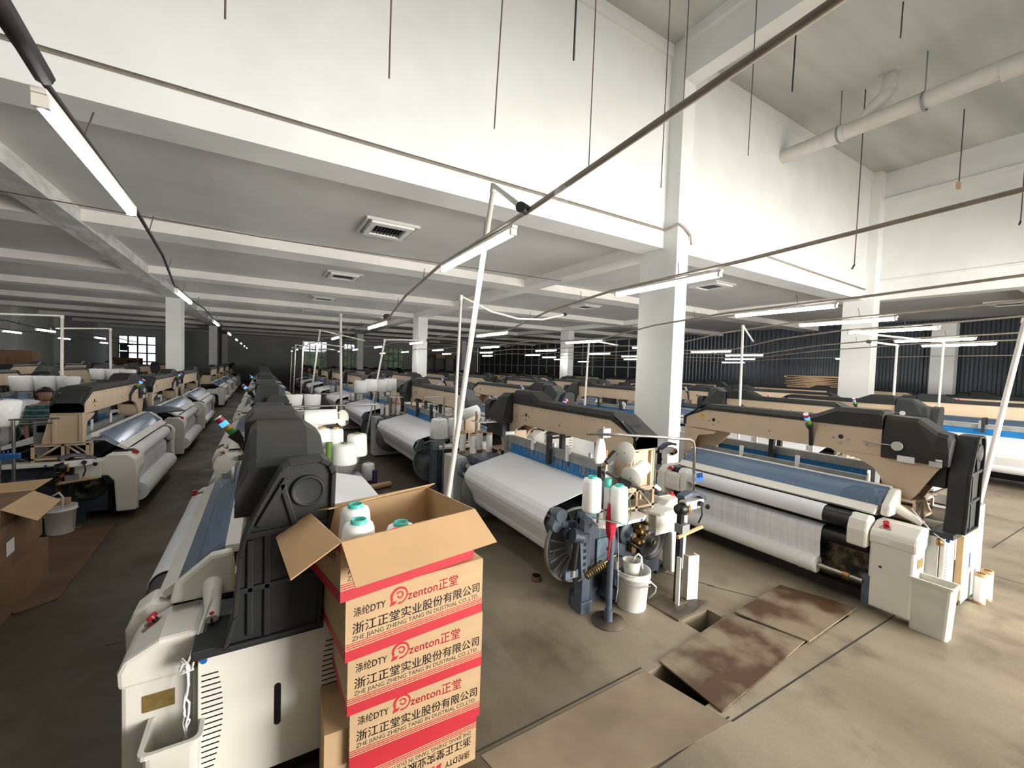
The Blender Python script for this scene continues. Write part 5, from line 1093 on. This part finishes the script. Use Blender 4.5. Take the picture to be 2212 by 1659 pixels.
    for s in (-1, 1): b.lathe((0.029*s, -0.108, 1.425), [(0, -0.004), (0.012, 0), (0.010, 0.005), (0, 0.007)], PAPER, (0.2*s, -1, 0), 12); b.lathe((0.029*s, -0.114, 1.425), [(0, 0), (0.006, 0.0), (0, 0.002)], HAIR, (0.2*s, -1, 0), 10); b.tube([(0.014*s, -0.112, 1.445), (0.030*s, -0.112, 1.449), (0.046*s, -0.103, 1.443)], 0.0035, HAIR, 6)
    b.build('eye', body)
    b = MB(); b.tube([(-0.022, -0.104, 1.366), (0, -0.113, 1.363), (0.022, -0.104, 1.366)], [0.003, 0.006, 0.003], mat('lips', (0.33, 0.11, 0.09), 0.5), 6); b.build('mouth', body)
    b = MB(); R = []
    for z, rx, ry, cy in ((1.40, 0.074, 0.05, 0.045), (1.42, 0.088, 0.085, 0.022), (1.45, 0.092, 0.095, 0.012), (1.475, 0.09, 0.108, -0.006), (1.51, 0.078, 0.10, -0.006), (1.54, 0.052, 0.07, -0.004), (1.552, 0.012, 0.016, -0.004)): R.append([Vector((rx*math.cos(2*PI*k/n), cy+ry*math.sin(2*PI*k/n), z+0.004*math.sin(k*2.7))) for k in range(n)])
    b.loft(R, HAIR, True, True); b.build('hair', body)
    b = MB(); R = []
    for z, rx, ry in ((0.78, 0.165, 0.125), (0.88, 0.165, 0.125), (1.0, 0.17, 0.13), (1.10, 0.18, 0.13), (1.18, 0.182, 0.115), (1.23, 0.15, 0.09), (1.258, 0.085, 0.07)): R.append([Vector((rx*math.cos(2*PI*k/n), -0.008+ry*math.sin(2*PI*k/n), z+0.004*math.sin(k*3.1))) for k in range(n)])
    b.loft(R, PLAID, True, True)
    for s in (-1, 1): b.tube([(0.13*s, 0, 1.205), (0.172*s, 0.01, 1.10), (0.205*s, 0.02, 0.95), (0.205*s, -0.01, 0.88)], [0.075, 0.072, 0.064, 0.062], PLAID, 14)
    b.build('shirt', body)
    b = MB(); R = []
    for z, rx, ry in ((0.84, 0.155, 0.115), (0.76, 0.165, 0.125), (0.70, 0.16, 0.12)): R.append([Vector((rx*math.cos(2*PI*k/n), ry*math.sin(2*PI*k/n), z)) for k in range(n)])
    b.loft(R, TROUSER, True, True)
    for s in (-1, 1): b.tube([(0.08*s, 0, 0.76), (0.095*s, -0.01, 0.42), (0.10*s, 0.015, 0.09)], [0.10, 0.075, 0.065], TROUSER, 14)
    b.build('trousers', body)
    b = MB()
    for s in (-1, 1): b.loft([[Vector((0.105*s+x*w, y, z*hh+0.001)) for x, z in ((-1, 0), (1, 0), (0.8, 1), (-0.8, 1))] for y, w, hh in ((0.08, 0.035, 0.09), (0.0, 0.042, 0.10), (-0.10, 0.045, 0.07), (-0.18, 0.03, 0.05))], CABLE)
    b.build('shoes', body)
    return root
p = person((-3.34, 10.75, 0), 0.30); p.scale = (1.16, 1.16, 1.03)
